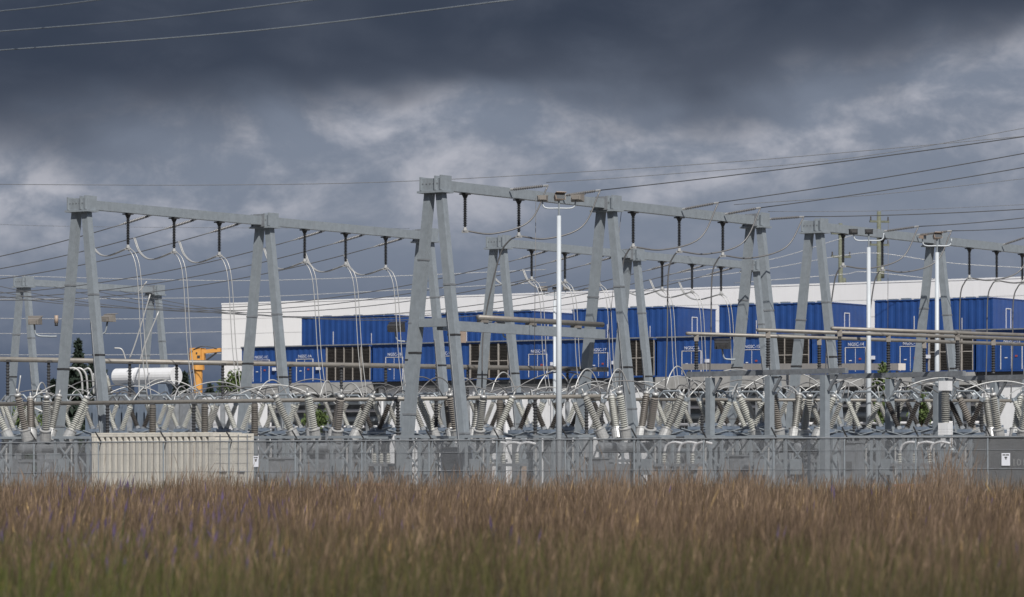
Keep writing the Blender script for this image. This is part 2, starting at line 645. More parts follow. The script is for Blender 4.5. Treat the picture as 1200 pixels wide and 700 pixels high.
# storey below the blue row: a deck on white or grey bases
for i, (t0, kind) in enumerate(((0.0, 'g'), (12.5, 'w'), (25.0, 'w'), (37.5, 'g'), (50.0, 'g'), (62.5, 'w'))):
    nm = {'w': 'base_tank', 'g': 'pipe_rack'}[kind]
    lab = ['grey pipe rack under the enclosure at the end of the row', 'white base tank under the enclosure lettered NGSC-1B',
           'white base tank under the enclosure lettered NGSC-19', 'grey pipe rack under the enclosure lettered NGSC-15',
           'grey pipe rack under the enclosure lettered NGSC-14', 'white base tank behind the thick white porcelain bushings'][i]
    e0 = thing(nm, lab, 'tank' if kind == 'w' else 'pipe rack', rowp(t0, 0, 0), RB)
    if kind == 'w':
        MB().span((.1, .6, 0), (12.2, 4.6, LOWB - .5)).build('tank_body', 'white_paint', e0)
        for k in range(5):
            part('rib', MB().span((0, .45, .1), (.14, .597, LOWB - .55)).mesh('rib', 'white_paint'), e0, (.4 + k * 2.8, 0, 0))
        MB().span((0, 0.2, LOWB - .49), (12.35, 4.8, LOWB - .02)).build('deck', 'charcoal_paint', e0)
    else:
        MB().span((0, -.25, LOWB - .85), (12.4, 4.8, LOWB - .01)).build('deck', 'concrete', e0)
        MB().span((.2, 3.4, 0), (12.2, 4.6, LOWB - .86)).build('back_wall', 'galvanised_dull', e0)
        for k in range(7):
            z = LOWB - 1.5 - k * .62
            r = (.19, .12, .22, .1, .2, .14, .2)[k]
            part('pipe', MB().cone((0, 0, 0), (12.3, 0, 0), r, r, 10).mesh('pipe', 'joint_grey' if k % 2 else 'galvanised', True), e0, (0.04, .7 + .5 * (k % 3), z))
        for k in range(4):
            MB().span((.3 + 3.8 * k, .2, 0), (.5 + 3.8 * k, .4, LOWB - .86)).span((.3 + 3.8 * k, 2.6, 0), (.5 + 3.8 * k, 2.8, LOWB - .86)).build('post', 'galvanised_dull', e0)

# pale cable tray in front of the enclosures
tp = [at(803, 430, 232), at(1057, 430, 207)]
tr = thing('cable_tray', 'long pale covered cable tray in front of the blue enclosures', 'cable tray', (tp[0].x, tp[0].y, 0), 0)
d = tp[1] - tp[0]
mb = MB(); mb.bar((0, 0, tp[0].z), d + Vector((0, 0, tp[0].z)), (.5, .40)); mb.build('tray', 'tray_cover', tr)
for k in range(5):
    q = d * (.02 + .24 * k)
    part('post', MB().span((-.08, -.08, 0), (.08, .08, tp[0].z - .25)).mesh('post', 'galvanised_dull'), tr, (q.x, q.y, d.z * (.02 + .24 * k) * 1.0))

# ------------------------------------------------------------------ gantries
ZTOP = 12.62


def gantry(label, us, v, zt=ZTOP, half=1.62, scale=1.0, ground=0.0, mat_='galvanised', strut_first=False, beam_mat=None):
    g = thing('steel_gantry', label, 'gantry', W(us[0], v), RB, 'galvanised A-frame gantries')
    s = scale
    capz = zt - .52 * s
    for i, u in enumerate(us):
        y = u - us[0]
        for sg in (-1, 1):
            mb = MB()
            top = Vector((sg * .27 * s, y, capz - .1)); bot = Vector((sg * half, y, 0))
            mb.strut(bot, top, (.39 * s, .39 * s), (.31 * s, .31 * s))
            lg = mb.build('leg', mat_, g)
            for q in range(3):
                fr = (.28, .5, .73)[q] + random.uniform(-.06, .06)
                c = bot.lerp(top, fr)
                wdt = .39 * (1 - fr) + .31 * fr
                MB().box(c, (wdt + .035, wdt + .035, .07)).build('band', 'dark_metal' if q == 1 else 'galvanised_dull', lg)
            if sg > 0:
                e1 = bot.lerp(top, .04) + Vector((-.08, -.225, 0)); e2 = bot.lerp(top, .62) + Vector((-.08, -.205, 0))
                MB().tube([e1, e2], .028, 6).build('conduit', 'galvanised_dull', lg)
            # base plate and flange splice
            b2 = MB().span((sg * half - .42 * s, y - .42 * s, .0), (sg * half + .42 * s, y + .42 * s, .06))
            b2.build('base_plate', 'galvanised_dull', lg)
        cp = MB()
        cp.span((-.62 * s, y - .36 * s, capz - .10), (.62 * s, y + .36 * s, capz - .02))
        cp.span((-.54 * s, y - .28 * s, capz - .0199), (.54 * s, y + .28 * s, zt - .06))
        cp.span((-.50 * s, y - .36 * s, capz), (-.44 * s, y + .36 * s, zt))
        cp.span((.20 * s, y - .36 * s, capz), (.26 * s, y + .36 * s, zt + .03))
        cp.span((.46 * s, y - .36 * s, capz), (.52 * s, y + .36 * s, zt + .05))
        cap = cp.build('cap', mat_, g)
        bo = MB()
        for q in range(5):
            bo.cone((-.38 * s + .17 * s * q, y - .30 * s, zt - .25), (-.38 * s + .17 * s * q, y - .27 * s, zt - .25), .03, .03, 6)
        bo.build('bolts', 'galvanised_dull', cap)
    for a, b in zip(us[:-1], us[1:]):
        mb = MB()
        mb.span((-.17 * s, a - us[0] + .37 * s, zt - .48 * s), (.17 * s, b - us[0] - .37 * s, zt - .10 * s))
        bm = mb.build('beam', beam_mat or mat_, g)
        for q in (a - us[0] + .37 * s, b - us[0] - .43 * s):
            MB().span((-.29 * s, q, zt - .56 * s), (.29 * s, q + .06, zt)).build('flange', 'galvanised_dull', bm)
    return g


gantry('two-bay gantry standing behind the beige shipping container', [0, 12.2, 24.4], 0)
g2 = gantry('tallest looking gantry with low cross beam beside the white lamp pole', [0, 12.2, 24.4], -18.1)
gantry('gantry rising behind the white lamp pole, nearest the blue enclosures', [30.5, 42.7, 54.9], 0)
gantry('gantry behind the three long bus tubes with two white lamp poles', [29.0, 40.8, 52.8], -18.5)
gantry('distant small gantry behind the white oil tank', [45.0, 57.0], 44.3, 12.6)

# low beam of the central gantry, with the strut between its first pair of legs
zl = CAMZ + (HORIZON - 378) * 134.5 / F
MB().span((-.66, -.16, zl - .16), (.66, .16, zl + .16)).build('cross_strut', 'galvanised', g2)
MB().span((-.14, .3, zl - .28), (.14, 11.9, zl + .10)).build('low_beam', 'galvanised', g2)
br = MB()
for q in (3.2, 6.6, 9.9):
    br.span((-.18, q - .15, zl + .101), (.18, q + .15, zl + .2))
br.build('pipe_saddle', 'grey_plastic', g2)
lp = MB().cone((0, 2.9, zl + .30), (0, 11.9, zl + .30), .11, .11, 10).build('bus_tube', 'bus_tube', g2, True)

# ------------------------------------------------------------------ hanging insulators and jumpers
prof = [(0, .03)]
nsh = 16
for k in range(nsh):
    t = .04 + .92 * k / nsh
    prof += [(t, .05), (t + .92 / nsh * .3, .095), (t + .92 / nsh * .55, .05)]
prof.append((1, .03))
hang_rod = MB().lathe((0, 0, 0), (0, 0, -1.18), prof, 8).mesh('rod', 'polymer_black')
hang_cap = MB().span((-.17, -.17, -.05), (.17, .17, 0)).cone((0, 0, -.05), (0, 0, -.2), .13, .06, 8).mesh('cap', 'dark_metal')
hang_clamp = MB().cone((0, 0, 0), (0, 0, -.14), .06, .085, 8).span((-.13, -.05, -.22), (.13, .05, -.12)).mesh('clamp', 'bright_cable')
strain_rod = MB().lathe((0, 0, 0), (0, 0, 1.5), [(p, r * .72) for p, r in prof], 8).mesh('rod', 'cable')
strain_near = MB().cone((0, 0, -.12), (0, 0, .02), .045, .05, 6).mesh('end_fitting', 'bright_cable')
strain_end = MB().cone((0, 0, 1.48), (0, 0, 1.7), .05, .035, 6).mesh('end_fitting', 'bright_cable')


def hang(u, v, label, group, zt=ZTOP):
    t = thing('hanging_insulator', label, 'insulator', W(u, v, zt - .50), RB, group)
    part('cap', hang_cap, t)
    part('rod', hang_rod, t, (0, 0, -.16))
    part('clamp', hang_clamp, t, (0, 0, -1.32))
    return W(u, v, zt - .50 - 1.46)


def strain(p, dirv, label, group):
    t = thing('strain_insulator', label, 'insulator', p, 0, group)
    q = zq(dirv)
    part('rod', strain_rod, t, Vector(dirv).normalized() * .12, q)
    part('end_fitting', strain_end, t, Vector(dirv).normalized() * .12, q)
    part('end_fitting', strain_near, t, Vector(dirv).normalized() * .12, q)
    return Vector(p) + Vector(dirv).normalized() * 1.8


ORD = ['first', 'second', 'third', 'fourth', 'fifth', 'sixth', 'seventh', 'eighth', 'ninth', 'tenth', 'eleventh', 'twelfth', 'thirteenth', 'fourteenth', 'fifteenth', 'sixteenth',
       'seventeenth', 'eighteenth', 'nineteenth', 'twentieth', 'twenty-first', 'twenty-second', 'twenty-third', 'twenty-fourth']


def left_style(u, v, gname, drop, k, dropto):
    """phase on a far side gantry: strain insulator + slack span going back-left, hanging insulator, twin drop"""
    bot = hang(u, v, ORD[k] + ' black hanging insulator from the front legs of the ' + gname, 'hanging insulators of the ' + gname)
    us = u + 1.75
    a = W(us, v + .2, ZTOP - .45)
    e0 = W(us, v + 44.0, ZTOP - .5)
    path = sag(a, e0, 2.3, 26)
    dirv = path[1] - path[0]
    end = strain(a, dirv, ORD[k] + ' strain insulator from the front legs of the ' + gname, 'strain insulators of the ' + gname)
    cable('strung_conductor', [end] + path[2:], .022, 'line_wire', ORD[k] + ' slack conductor from the front legs of the ' + gname, 'cable', 'slack conductors of the ' + gname, k=2)
    # jumper: from the conductor, down and forward to the clamp
    j0 = path[2] + (path[3] - path[2]) * .1
    lowp = bot.lerp(j0, .55); lowp.z = bot.z - .22
    l2 = bot.lerp(j0, .85); l2.z = bot.z + .15
    cable('jumper_cable', [j0, l2, lowp, bot], .032, 'bright_cable', ORD[k] + ' bright beam jumper from the front legs of the ' + gname, 'cable', 'beam jumpers of the ' + gname, k=6, twin=.07)
    # twin drop to the switchgear
    o2 = LX * .0 - V * .0
    p1 = bot + LX * .38 + Vector((0, 0, -.35))
    p2 = bot + LX * .62 + Vector((0, 0, -1.3))
    p3 = bot + LX * drop + Vector((0, 0, -4.2))
    p4 = bot + LX * (drop + .35); p4.z = dropto
    cable('drop_cable', [bot, p1, p2, p3, p4], .020, 'bright_cable', ORD[k] + ' pale twin drop cable from the front legs of the ' + gname, 'cable', 'twin drop cables of the ' + gname, k=6, twin=.2)


gl = 'gantry behind the beige container'
for k, px in enumerate((150, 204, 257, 357, 405, 452)):
    left_style(u_on_row(px, 0), 0, gl, .85, k, 4.2)
gb = 'gantry nearest the blue enclosures'
for k, px in enumerate((623, 662, 702, 776, 811, 845)):
    left_style(u_on_row(px, 0), 0, gb, .8, k, 4.4)

# centre and right gantries: line conductors arrive from the front right
gc = 'tall gantry beside the lamp pole'
gr = 'gantry behind the bus tubes'


def line_wire(p, px_end, py_end):
    k = (px_end - 600) / F
    t = (k * p.y - p.x) / (LX.x - k * LX.y)
    q = p + LX * t
    q.z = CAMZ + (HORIZON - py_end) * q.y / F
    return q


for row, v, gname, items in (
        (0, -18.1, gc, [(545, 606, None), (608, 668, (1260, 142)), (742, 808, (1260, 160)), (796, 858, (1260, 177)), (847, 909, (1260, 233))]),
        (1, -18.5, gr, [(988, 1045, (1260, 240)), (1034, 1084, (1260, 253)), (1136, 1184, (1260, 259)), (1168, 1216, (1260, 265)), (1198, 1246, None)])):
    for k, (px, pj, we) in enumerate(items):
        u = u_on_row(px, v)
        bot = hang(u, v, ORD[k] + ' black hanging insulator from the front legs of the ' + gname, 'hanging insulators of the ' + gname)
        uj = u_on_row(pj - 14, v)
        a = W(uj, v - .25, ZTOP - .18)
        q = line_wire(a, *(we or (1260, 150)))
        dirv = (q - a).normalized()
        st = strain(a, dirv, ORD[k] + ' line strain insulator from the front legs of the ' + gname, 'strain insulators of the ' + gname)
        if we:
            q = a + (q - a) * 1.7
            cable('overhead_line', sag(st, q, .3, 10), .021, 'line_wire', ORD[k] + ' overhead line from the front legs of the ' + gname, 'power line', 'overhead lines of the ' + gname, k=2)
        m1 = bot.lerp(st, .35); m1.z = bot.z - .08
        m2 = bot.lerp(st, .78); m2.z = bot.z + .45
        cable('jumper_cable', [bot, m1, m2, st], .035, 'cable', ORD[k] + ' dark sagging jumper from the front legs of the ' + gname, 'cable', 'beam jumpers of the ' + gname, k=8)
        if not (row == 0 and k == 0):
            dl = -.55 if row == 0 else -.5
            if row == 0 and k == 1: dl = -1.0
            p1 = bot + LX * (dl * .5) + Vector((0, 0, -.2))
            p2 = bot + LX * dl + Vector((0, 0, -.95))
            p3 = bot + LX * (dl * (1.1 if k > 1 else 1.7)) + Vector((0, 0, -3.6))
            p4 = p3 + LX * (-.1); p4.z = 4.6
            cable('drop_cable', [bot, p1, p2, p3, p4], .032, 'cable', ORD[k] + ' grey drop cable from the front legs of the ' + gname, 'cable', 'drop cables of the ' + gname, k=6)

# thin ground leads down from the central gantry
for px, y0, y1, Y, xx in ((628, 232, 450, 139, 626), (729, 240, 450, 146, 707), (1041, 262, 440, 168, 1040)):
    cable('ground_lead', [at(px, y0, Y), at(xx, y1, Y)], .012, 'cable', {628: 'thin grey lead hanging straight down left of the lamp pole', 729: 'thin slanting lead from the tall gantry beam',
          1041: 'thin grey lead hanging between the two right lamp poles'}[px], 'cable', k=2)

# ------------------------------------------------------------------ overhead lines not tied to the gantries
def pxwire(pts, Y, r, material, label, group=None):
    cable('overhead_line', [at(x, y, Y) if not isinstance(Y, tuple) else at(x, y, Y[0] + (Y[1] - Y[0]) * i / (len(pts) - 1)) for i, (x, y) in enumerate(pts)], r, material, label, 'power line', group, k=6)


for pts, lab in ((((-60, 19), (60, 7), (180, -9)), 'topmost pale line crossing the dark cloud'), (((-60, 43), (0, 37), (180, 22), (400, -4)), 'middle pale line crossing the dark cloud'),
                 (((-60, 63), (0, 59), (300, 36), (640, -5)), 'longest and lowest pale line crossing the dark cloud')):
    pxwire(pts, (95, 75), .0135, 'galvanised', lab)
for pts, Y, lab in ((((-40, 216), (250, 217), (490, 212), (800, 194), (1000, 178), (1240, 156)), 175, 'faint long line above all the gantries'),
                    (((640, 214), (760, 206), (1000, 185), (1240, 143)), 180, 'upper thin line behind the tall gantry'),
                    (((860, 240), (1040, 227), (1240, 205)), 190, 'thin line starting behind the tall gantry cap'),
                    (((900, 248), (1040, 247), (1240, 238)), 230, 'low thin line crossing behind the wooden poles'),
                    (((-40, 262), (120, 266), (480, 268)), 320, 'faint line level with the beam of the container gantry')):
    pxwire(pts, Y, .016, 'line_wire', lab)
for fi, pts in enumerate((((-40, 322), (150, 327), (300, 329), (480, 323), (640, 316)), ((-40, 351), (150, 350), (300, 348), (450, 341), (640, 331)),
            ((-40, 373), (150, 374), (300, 371)), ((-40, 391), (150, 391), (300, 388)), ((-40, 416), (150, 416), (300, 414)),
            ((780, 322), (900, 305), (985, 280), (1030, 272), (1120, 287), (1240, 300)), ((780, 330), (900, 315), (985, 300), (1030, 297), (1120, 309), (1240, 316)),
            ((860, 332), (985, 322), (1030, 320), (1240, 345)))):
    pxwire(pts, 340, .028, 'bright_cable', ('highest', 'second highest', 'third highest', 'fourth highest', 'lowest', 'highest', 'middle', 'lowest')[fi] + (' pale far line crossing behind the container gantry' if fi < 5 else ' pale far line tied to the wooden poles'), 'far distribution lines')

# ------------------------------------------------------------------ wooden poles behind the warehouse
for px, py, lab in ((985, 262, 'shorter wooden pole rising above the warehouse roof'), (1030, 248, 'taller wooden pole rising above the warehouse roof')):
    b = at(px, py, 345)
    t = thing('utility_pole', lab, 'utility pole', (b.x, b.y, 0), R(20), 'wooden poles behind the warehouse')
    MB().cone((0, 0, 0), (0, 0, b.z), .32, .2, 10).build('pole', 'wood_pole', t, True)
    for q, zz in enumerate((b.z - 1.1, b.z - 3.4)):
        a = MB().span((-1.0, -.09, zz), (1.1, .09, zz + .2)).build('crossarm', 'wood_pole', t)
        for xx in (-.9, 1.0):
            MB().cone((xx, 0, zz + .2), (xx, 0, zz + .6), .09, .06, 8).build('pin_insulator', 'porcelain_dark', a)
    MB().cone((.35, 0, b.z - 6.6), (.35, 0, b.z - 5.4), .22, .22, 10).build('transformer_can', 'wood_pole', t, True)

# ------------------------------------------------------------------ lamp poles
def flood(parent, loc, yaw, tilt, m='grey_plastic', s=1.0):
    q = Matrix.Rotation(yaw, 3, 'Z') @ Matrix.Rotation(tilt, 3, 'X')
    mb = MB()
    i = len(mb.v)
    f = MB()
    mb.strut((0, -.22 * s, 0), (0, .2 * s, .02), (.62 * s, .34 * s), (.46 * s, .22 * s), Vector((1, 0, 0)), Vector((0, 0, 1)))
    mb.box((0, .24 * s, 0), (.3 * s, .12 * s, .16 * s))
    o = part('floodlight', mb.mesh('floodlight', m), parent, loc, q.to_quaternion())
    part('lens', MB().box((0, -.225 * s, 0), (.56 * s, .02, .29 * s)).mesh('lens', 'lamp_glass'), o)
    part('visor', MB().box((0, -.3 * s, .19 * s), (.64 * s, .28 * s, .02)).mesh('visor', m), o)
    return o


def lamp_pole(px, pytop, Y, label, lamps, arm=True, ry=.14):
    b = at(px, pytop, Y)
    t = thing('lamp_pole', label, 'lamp pole', (b.x, b.y, 0), 0, 'white lamp poles')
    MB().cone((0, 0, .0), (0, 0, b.z), .125, .078, 14).build('pole', 'pole_white', t, True)
    MB().span((-.3, -.3, 0), (.3, .3, .08)).build('base_plate', 'galvanised_dull', t)
    MB().cone((0, 0, b.z), (0, 0, b.z + .55), .035, .035, 8).build('tenon', 'galvanised', t)
    if arm:
        z = b.z + .28
        pts = spline([(-.62, .0, z + .3), (-.58, 0, z + .08), (-.42, 0, z), (0, 0, z), (.42, 0, z), (.58, 0, z + .08), (.62, 0, z + .3)], 5)
        MB().tube(pts, .028, 8).build('bracket', 'pole_white', t, True)
    for (x, y, z, yaw, tilt, m, s) in lamps:
        flood(t, (x, y, b.z + z), R(yaw), R(tilt), m, s * .54)
    return t


lamp_pole(655, 253, 129.5, 'white lamp pole with three floodlights on a curved bracket', [(0, 0, .66, 25, -20, 'tan_plastic', 1.2), (-.62, 0, .64, 175, 0, 'grey_plastic', 1.2), (.66, 0, .66, 165, 0, 'grey_plastic', 1.5)])
lamp_pole(1018, 290, 143, 'white lamp pole between the two wooden poles', [(-.62, 0, .64, 180, 0, 'dark_metal', 1.1), (0, 0, .64, 170, 0, 'dark_metal', 1.0)], True)
lamp_pole(1098, 296, 148, 'thin white lamp pole in front of the gantry legs', [(-.62, 0, .64, 60, 0, 'tan_plastic', .9), (0, 0, .66, 20, -20, 'tan_plastic', 1.1)])
# far lamp pole seen under the gantry
b = at(650, 345, 196)
t = lamp_pole(650, 352, 196, 'short lamp pole with two floodlights in front of the warehouse', [(-.64, 0, .64, 180, 0, 'grey_plastic', 1.5), (.64, 0, .64, 180, 0, 'grey_plastic', 1.1), (0, 0, .64, 15, 0, 'dark_metal', .9)])

# floodlights clamped to gantry legs
def leg_light(px, py, Y, arm_dx, label, yaw, m='grey_plastic', s=1.25):
    p = at(px, py, Y)
    t = thing('leg_floodlight', label, 'floodlight', p, 0, 'floodlights clamped to gantry legs')
    flood(t, (0, 0, 0), R(yaw), R(-10), m, s)
    pts = spline([(0, 0, -.1), (.1 * (1 if arm_dx > 0 else -1), 0, -.55), (arm_dx * .6, 0, -.62), (arm_dx, 0, -.62)], 5)
    MB().tube(pts, .04, 6).build('bracket', 'galvanised', t, True)
    return t


leg_light(40, 377, 145.5, .95, 'flat floodlight beside the first container gantry leg', 175, 'grey_plastic', .95)
leg_light(126, 374, 145.5, -.55, 'angled floodlight on the second container gantry leg', 150, 'grey_plastic', .9)
t = thing('photocell', 'small tan photocell on the first gantry leg', 'sensor', at(66, 376, 145.3), 0)
MB().cone((0, 0, -.1), (0, 0, .22), .085, .08, 10).build('housing', 'tan_plastic', t, True)
MB().cone((0, 0, -.22), (0, 0, -.1), .07, .07, 8).build('socket', 'dark_metal', t, True)
leg_light(463, 385, 166, .7, 'dark floodlight next to the tall gantry strut', 160, 'dark_metal', 1.3)
leg_light(588, 381, 171, .55, 'brown floodlight tilted up beside the low beam', 150, 'grey_plastic', 1.2)
leg_light(846, 405, 155, .6, 'dark floodlight behind the first bus tube support', 170, 'dark_metal', 1.2)
t = thing('junction_box', 'tan junction box on the tall gantry', 'box', at(538, 392, 165), RB)
MB().span((-.3, -.15, -.4), (.3, .15, .35)).build('housing', 'tan_plastic', t)
MB().span((-.34, -.19, .352), (.34, .19, .39)).build('lid', 'dark_metal', t)

# ------------------------------------------------------------------ bus tubes on the right with T supports
BD = Vector((0.766, 0.643, 0))
post_prof = [(0, .08)]
for k in range(10):
    t0 = .05 + .9 * k / 10
    post_prof += [(t0, .06), (t0 + .035, .095), (t0 + .06, .06)]
post_prof.append((1, .07))
post_ins = MB().lathe((0, 0, 0), (0, 0, 1), [(t_, r_ * 1.05) for t_, r_ in post_prof], 10).mesh('post_insulator', 'polymer_black')
clampm = MB().span((-.09, -.09, 0), (.09, .09, .08)).span((-.09, -.04, .08), (.09, .04, .26)).mesh('clamp', 'grey_plastic')
starts = [at(805, 391, 138.0), at(888, 387, 134.4), at(975, 385, 132.7)]
zb = starts[0].z
pipes = []
for k, s0 in enumerate(starts):
    s0 = Vector((s0.x, s0.y, zb))
    pipes.append(s0)
    L = 26 - 4 * k
    o = MB().cone((0, 0, 0), BD * L, .074, .074, 12).cone(BD * -.03, (0, 0, 0), .06, .074, 12).build('bus_tube', 'bus_tube', None, True, s0)
    tag(o, ['bus tube starting beside the gantry leg, lowest of three', 'middle one of the three parallel bus tubes', 'bus tube starting last, uppermost of three'][k], 'bus tube', 'parallel bus tubes')


def on_pipe(k, px):
    q = (px - 600) / F
    s0 = pipes[k]
    t = (q * s0.y - s0.x) / (BD.x - q * BD.y)
    return s0 + BD * t


zbeam = CAMZ + (HORIZON - 434) * 138.3 / F
for fi, (pxs, lab) in enumerate((((816, 900, 984), 'steel T support under the first ends of the bus tubes'), ((960, 1041, 1122), 'steel T support under the middle of the bus tubes'),
                                 ((1083, 1164, 1245), 'steel T support under the bus tubes beside the dark container'))):
    P = [on_pipe(k, x) for k, x in enumerate(pxs)]
    a = Vector((P[0].x, P[0].y, 0)); b = Vector((P[2].x, P[2].y, 0))
    t = thing('bus_support', lab, 'support', a, 0, 'bus tube supports')
    dv = (b - a)
    n = dv.normalized()
    MB().bar(n * -.45 + Vector((0, 0, zbeam - .16)), dv + n * .35 + Vector((0, 0, zbeam - .16)), (.2, .2)).build('beam', 'galvanised_dull', t)
    for fr in (.10, .52, .90):
        c = dv * fr
        q = MB().strut(c, c + Vector((0, 0, zbeam - .315)), (.27, .27), (.27, .27), n, n.cross(Vector((0, 0, 1)))).build('column', 'galvanised', t)
        MB().bar(c + Vector((0, 0, zbeam - .9)) + n * .2, c + n * .6 + Vector((0, 0, zbeam - .33)), (.08, .1)).build('gusset', 'galvanised_dull', q)
    for pnt in P:
        c = Vector((pnt.x, pnt.y, 0)) - a
        pi = part('post_insulator', post_ins, t, (c.x, c.y, zbeam), None, (1, 1, zb - .30 - zbeam))
        part('clamp', clampm, t, (c.x, c.y, zb - .30))
    
# long bus tube behind the left gantry
a = at(-30, 420.6, 166); b = at(712, 433.2, 185.5)
dv = b - a
o = MB().cone((0, 0, 0), dv, .125, .125, 12).build('bus_tube', 'bus_tube', None, True, a)
tag(o, 'very long bus tube crossing behind the container gantry', 'bus tube')
for fi, px in enumerate((9, 57, 152, 207, 261, 340, 400, 452, 512, 548, 665)):
    k = (px + 30) / 742
    p = None
    lo, hi = 0, 1
    for _ in range(30):
        md = (lo + hi) / 2
        q = a + dv * md
        if 600 + F * q.x / q.y < px: lo = md
        else: hi = md
    q = a + dv * lo
    t = thing('tube_post', ORD[fi] + ' dark slim post under the very long bus tube from its outer end', 'support', (q.x, q.y, 0), 0, 'posts of the long bus tube')
    part('post_insulator', post_ins, t, (0, 0, q.z - 1.75), None, (1, 1, 1.62))
    MB().span((-.12, -.12, 0), (.12, .12, q.z - 1.75)).build('column', 'galvanised_dull', t)
    MB().span((-.16, -.16, q.z - .13), (.16, .16, q.z - .02)).build('clamp', 'dark_metal', t)

def ribbed(rb, rs, ns):
    p = [(0, rb * 1.1)]
    for k in range(ns):
        t0 = .05 + .9 * k / ns
        st = .9 / ns
        p += [(t0, rb), (t0 + st * .35, rs), (t0 + st * .65, rb)]
    p.append((1, rb * 1.05))
    return p


bush_brown = MB().lathe((0, 0, 0), (0, 0, 1.38), ribbed(.13, .17, 17), 12).mesh('post_insulator', 'porcelain_brown')
# lower bus tube above the switches
a = at(-20, 474, 144.6); b = at(704, 464.5, 138.6)
dv = b - a
o = MB().cone((0, 0, 0), dv, .085, .085, 10).build('bus_tube', 'bus_tube', None, True, a)
tag(o, 'low bus tube running just above the disconnect switches', 'bus tube')
for fi, px in enumerate((131, 185, 234, 247, 306, 405, 473, 517, 567, 590, 630, 688)):
    fr = (px + 20) / 724
    q = a + dv * fr
    t = thing('switch_post', ORD[fi] + ' dark ribbed post under the low bus tube from its outer end', 'support', (q.x, q.y, 0), 0, 'posts of the low bus tube')
    wide = px in (185, 247, 306, 590)
    part('post_insulator', bush_brown if wide else post_ins, t, (0, 0, q.z - 1.5), None, (1, 1, 1.0) if wide else (1.0, 1.0, 1.38))
    MB().span((-.13, -.13, 0), (.13, .13, q.z - 1.5)).build('column', 'galvanised_dull', t)
    MB().span((-.1, -.1, q.z - .12), (.1, .1, q.z - .03)).build('clamp', 'dark_metal', t)

a = at(690, 468, 149); b = at(1230, 470, 150)
dv = b - a
o = MB().cone((0, 0, 0), dv, .07, .07, 10).build('bus_tube', 'bus_tube', None, True, a)
tag(o, 'low bus tube running behind the bus support columns', 'bus tube')
for fi, px in enumerate((705, 762, 822, 872, 930, 1000, 1052, 1095, 1150)):
    q = a + dv * ((px - 690) / 540)
    t = thing('switch_post', ORD[fi] + ' dark post under the low tube behind the bus support columns', 'support', (q.x, q.y, 0), 0, 'posts of the rear low tube')
    part('post_insulator', post_ins, t, (0, 0, q.z - 1.4), None, (1, 1, 1.3))
    MB().span((-.12, -.12, 0), (.12, .12, q.z - 1.4)).build('column', 'galvanised_dull', t)
    MB().span((-.1, -.1, q.z - .10), (.1, .1, q.z - .03)).build('clamp', 'dark_metal', t)

# ------------------------------------------------------------------ V-shaped disconnect switches
def ribbed(rb, rs, ns):
    p = [(0, rb * 1.1)]
    for k in range(ns):
        t0 = .05 + .9 * k / ns
        st = .9 / ns
        p += [(t0, rb), (t0 + st * .35, rs), (t0 + st * .65, rb)]
    p.append((1, rb * 1.05))
    return p


ins_l = MB().lathe((0, 0, 0), (0, 0, 1), ribbed(.085, .125, 14), 9)
ins_pale = ins_l.mesh('insulator', 'porcelain_pale')
ins_mid = ins_l.mesh('insulator', 'porcelain')
ins_dark = ins_l.mesh('insulator', 'porcelain_dark')
sw_col = MB().span((-.13, -.13, 0), (.13, .13, 2.62)).span((-.3, -.3, 0), (.3, .3, .05)).mesh('column', 'galvanised_dull')
sw_base = MB().span((-.75, -.12, 2.62), (.75, .12, 2.78)).span((-.28, -.2, 2.78), (.28, .2, 2.92)).mesh('base', 'blue_steel')
sw_cap = MB().cone((0, 0, 0), (0, 0, .12), .1, .085, 8).mesh('cap', 'galvanised')
sw_foot = MB().cone((0, 0, -.06), (0, 0, .08), .13, .11, 8).mesh('foot', 'galvanised_dull')
bl = MB().tube([(-.72, 0, 4.1), (-.36, 0, 4.42), (.36, 0, 4.42), (.72, 0, 4.1)], .045, 6)
bl.span((-.82, -.07, 4.04), (-.62, .07, 4.16)).span((.62, -.07, 4.04), (.82, .07, 4.16))
sw_blade = bl.mesh('blade', 'galvanised')
sw_rod = MB().tube([(-.62, -.14, 2.85), (0, -.2, 2.7), (.62, -.14, 2.85)], .03, 5).mesh('drive_rod', 'galvanised')
sw_brace = MB().tube([(-.6, 0, 2.6), (0, 0, 1.3)], .04, 5).tube([(.6, 0, 2.6), (0, 0, 1.3)], .04, 5).mesh('brace', 'galvanised_dull')

tops = {}


def vswitch(px, Y, tone, label, group, rz=0.0, dz=0.0, s=1.0):
    X = (px - 600) * Y / F
    t = thing('disconnect_switch', label, 'disconnect switch', (X, Y, 0), RB + rz, group)
    part('column', sw_col, t, (0, 0, 0), None, (1, 1, (2.62 + dz) / 2.62))
    bs = part('base', sw_base, t, (0, 0, dz))
    m = {'p': ins_pale, 'm': ins_mid, 'd': ins_dark}[tone]
    for sg in (-1, 1):
        p0 = Vector((sg * .17, 0, 2.95 + dz)); p1 = Vector((sg * .7, 0, 4.02 + dz))
        q = zq(p1 - p0)
        i = part('insulator', m, t, p0, q, (1, 1, (p1 - p0).length))
        part('foot', sw_foot, t, p0, q)
        part('cap', sw_cap, t, p1, q)
    part('blade', sw_blade, t, (0, 0, dz))
    part('drive_rod', sw_rod, t, (0, 0, dz))
    part('brace', sw_brace, t, (0, 0, dz))
    M = Matrix.Rotation(RB + rz, 3, 'Z')
    c = Vector((X, Y, dz))
    return c + M @ Vector((-.72, 0, 4.12)), c + M @ Vector((.72, 0, 4.12))


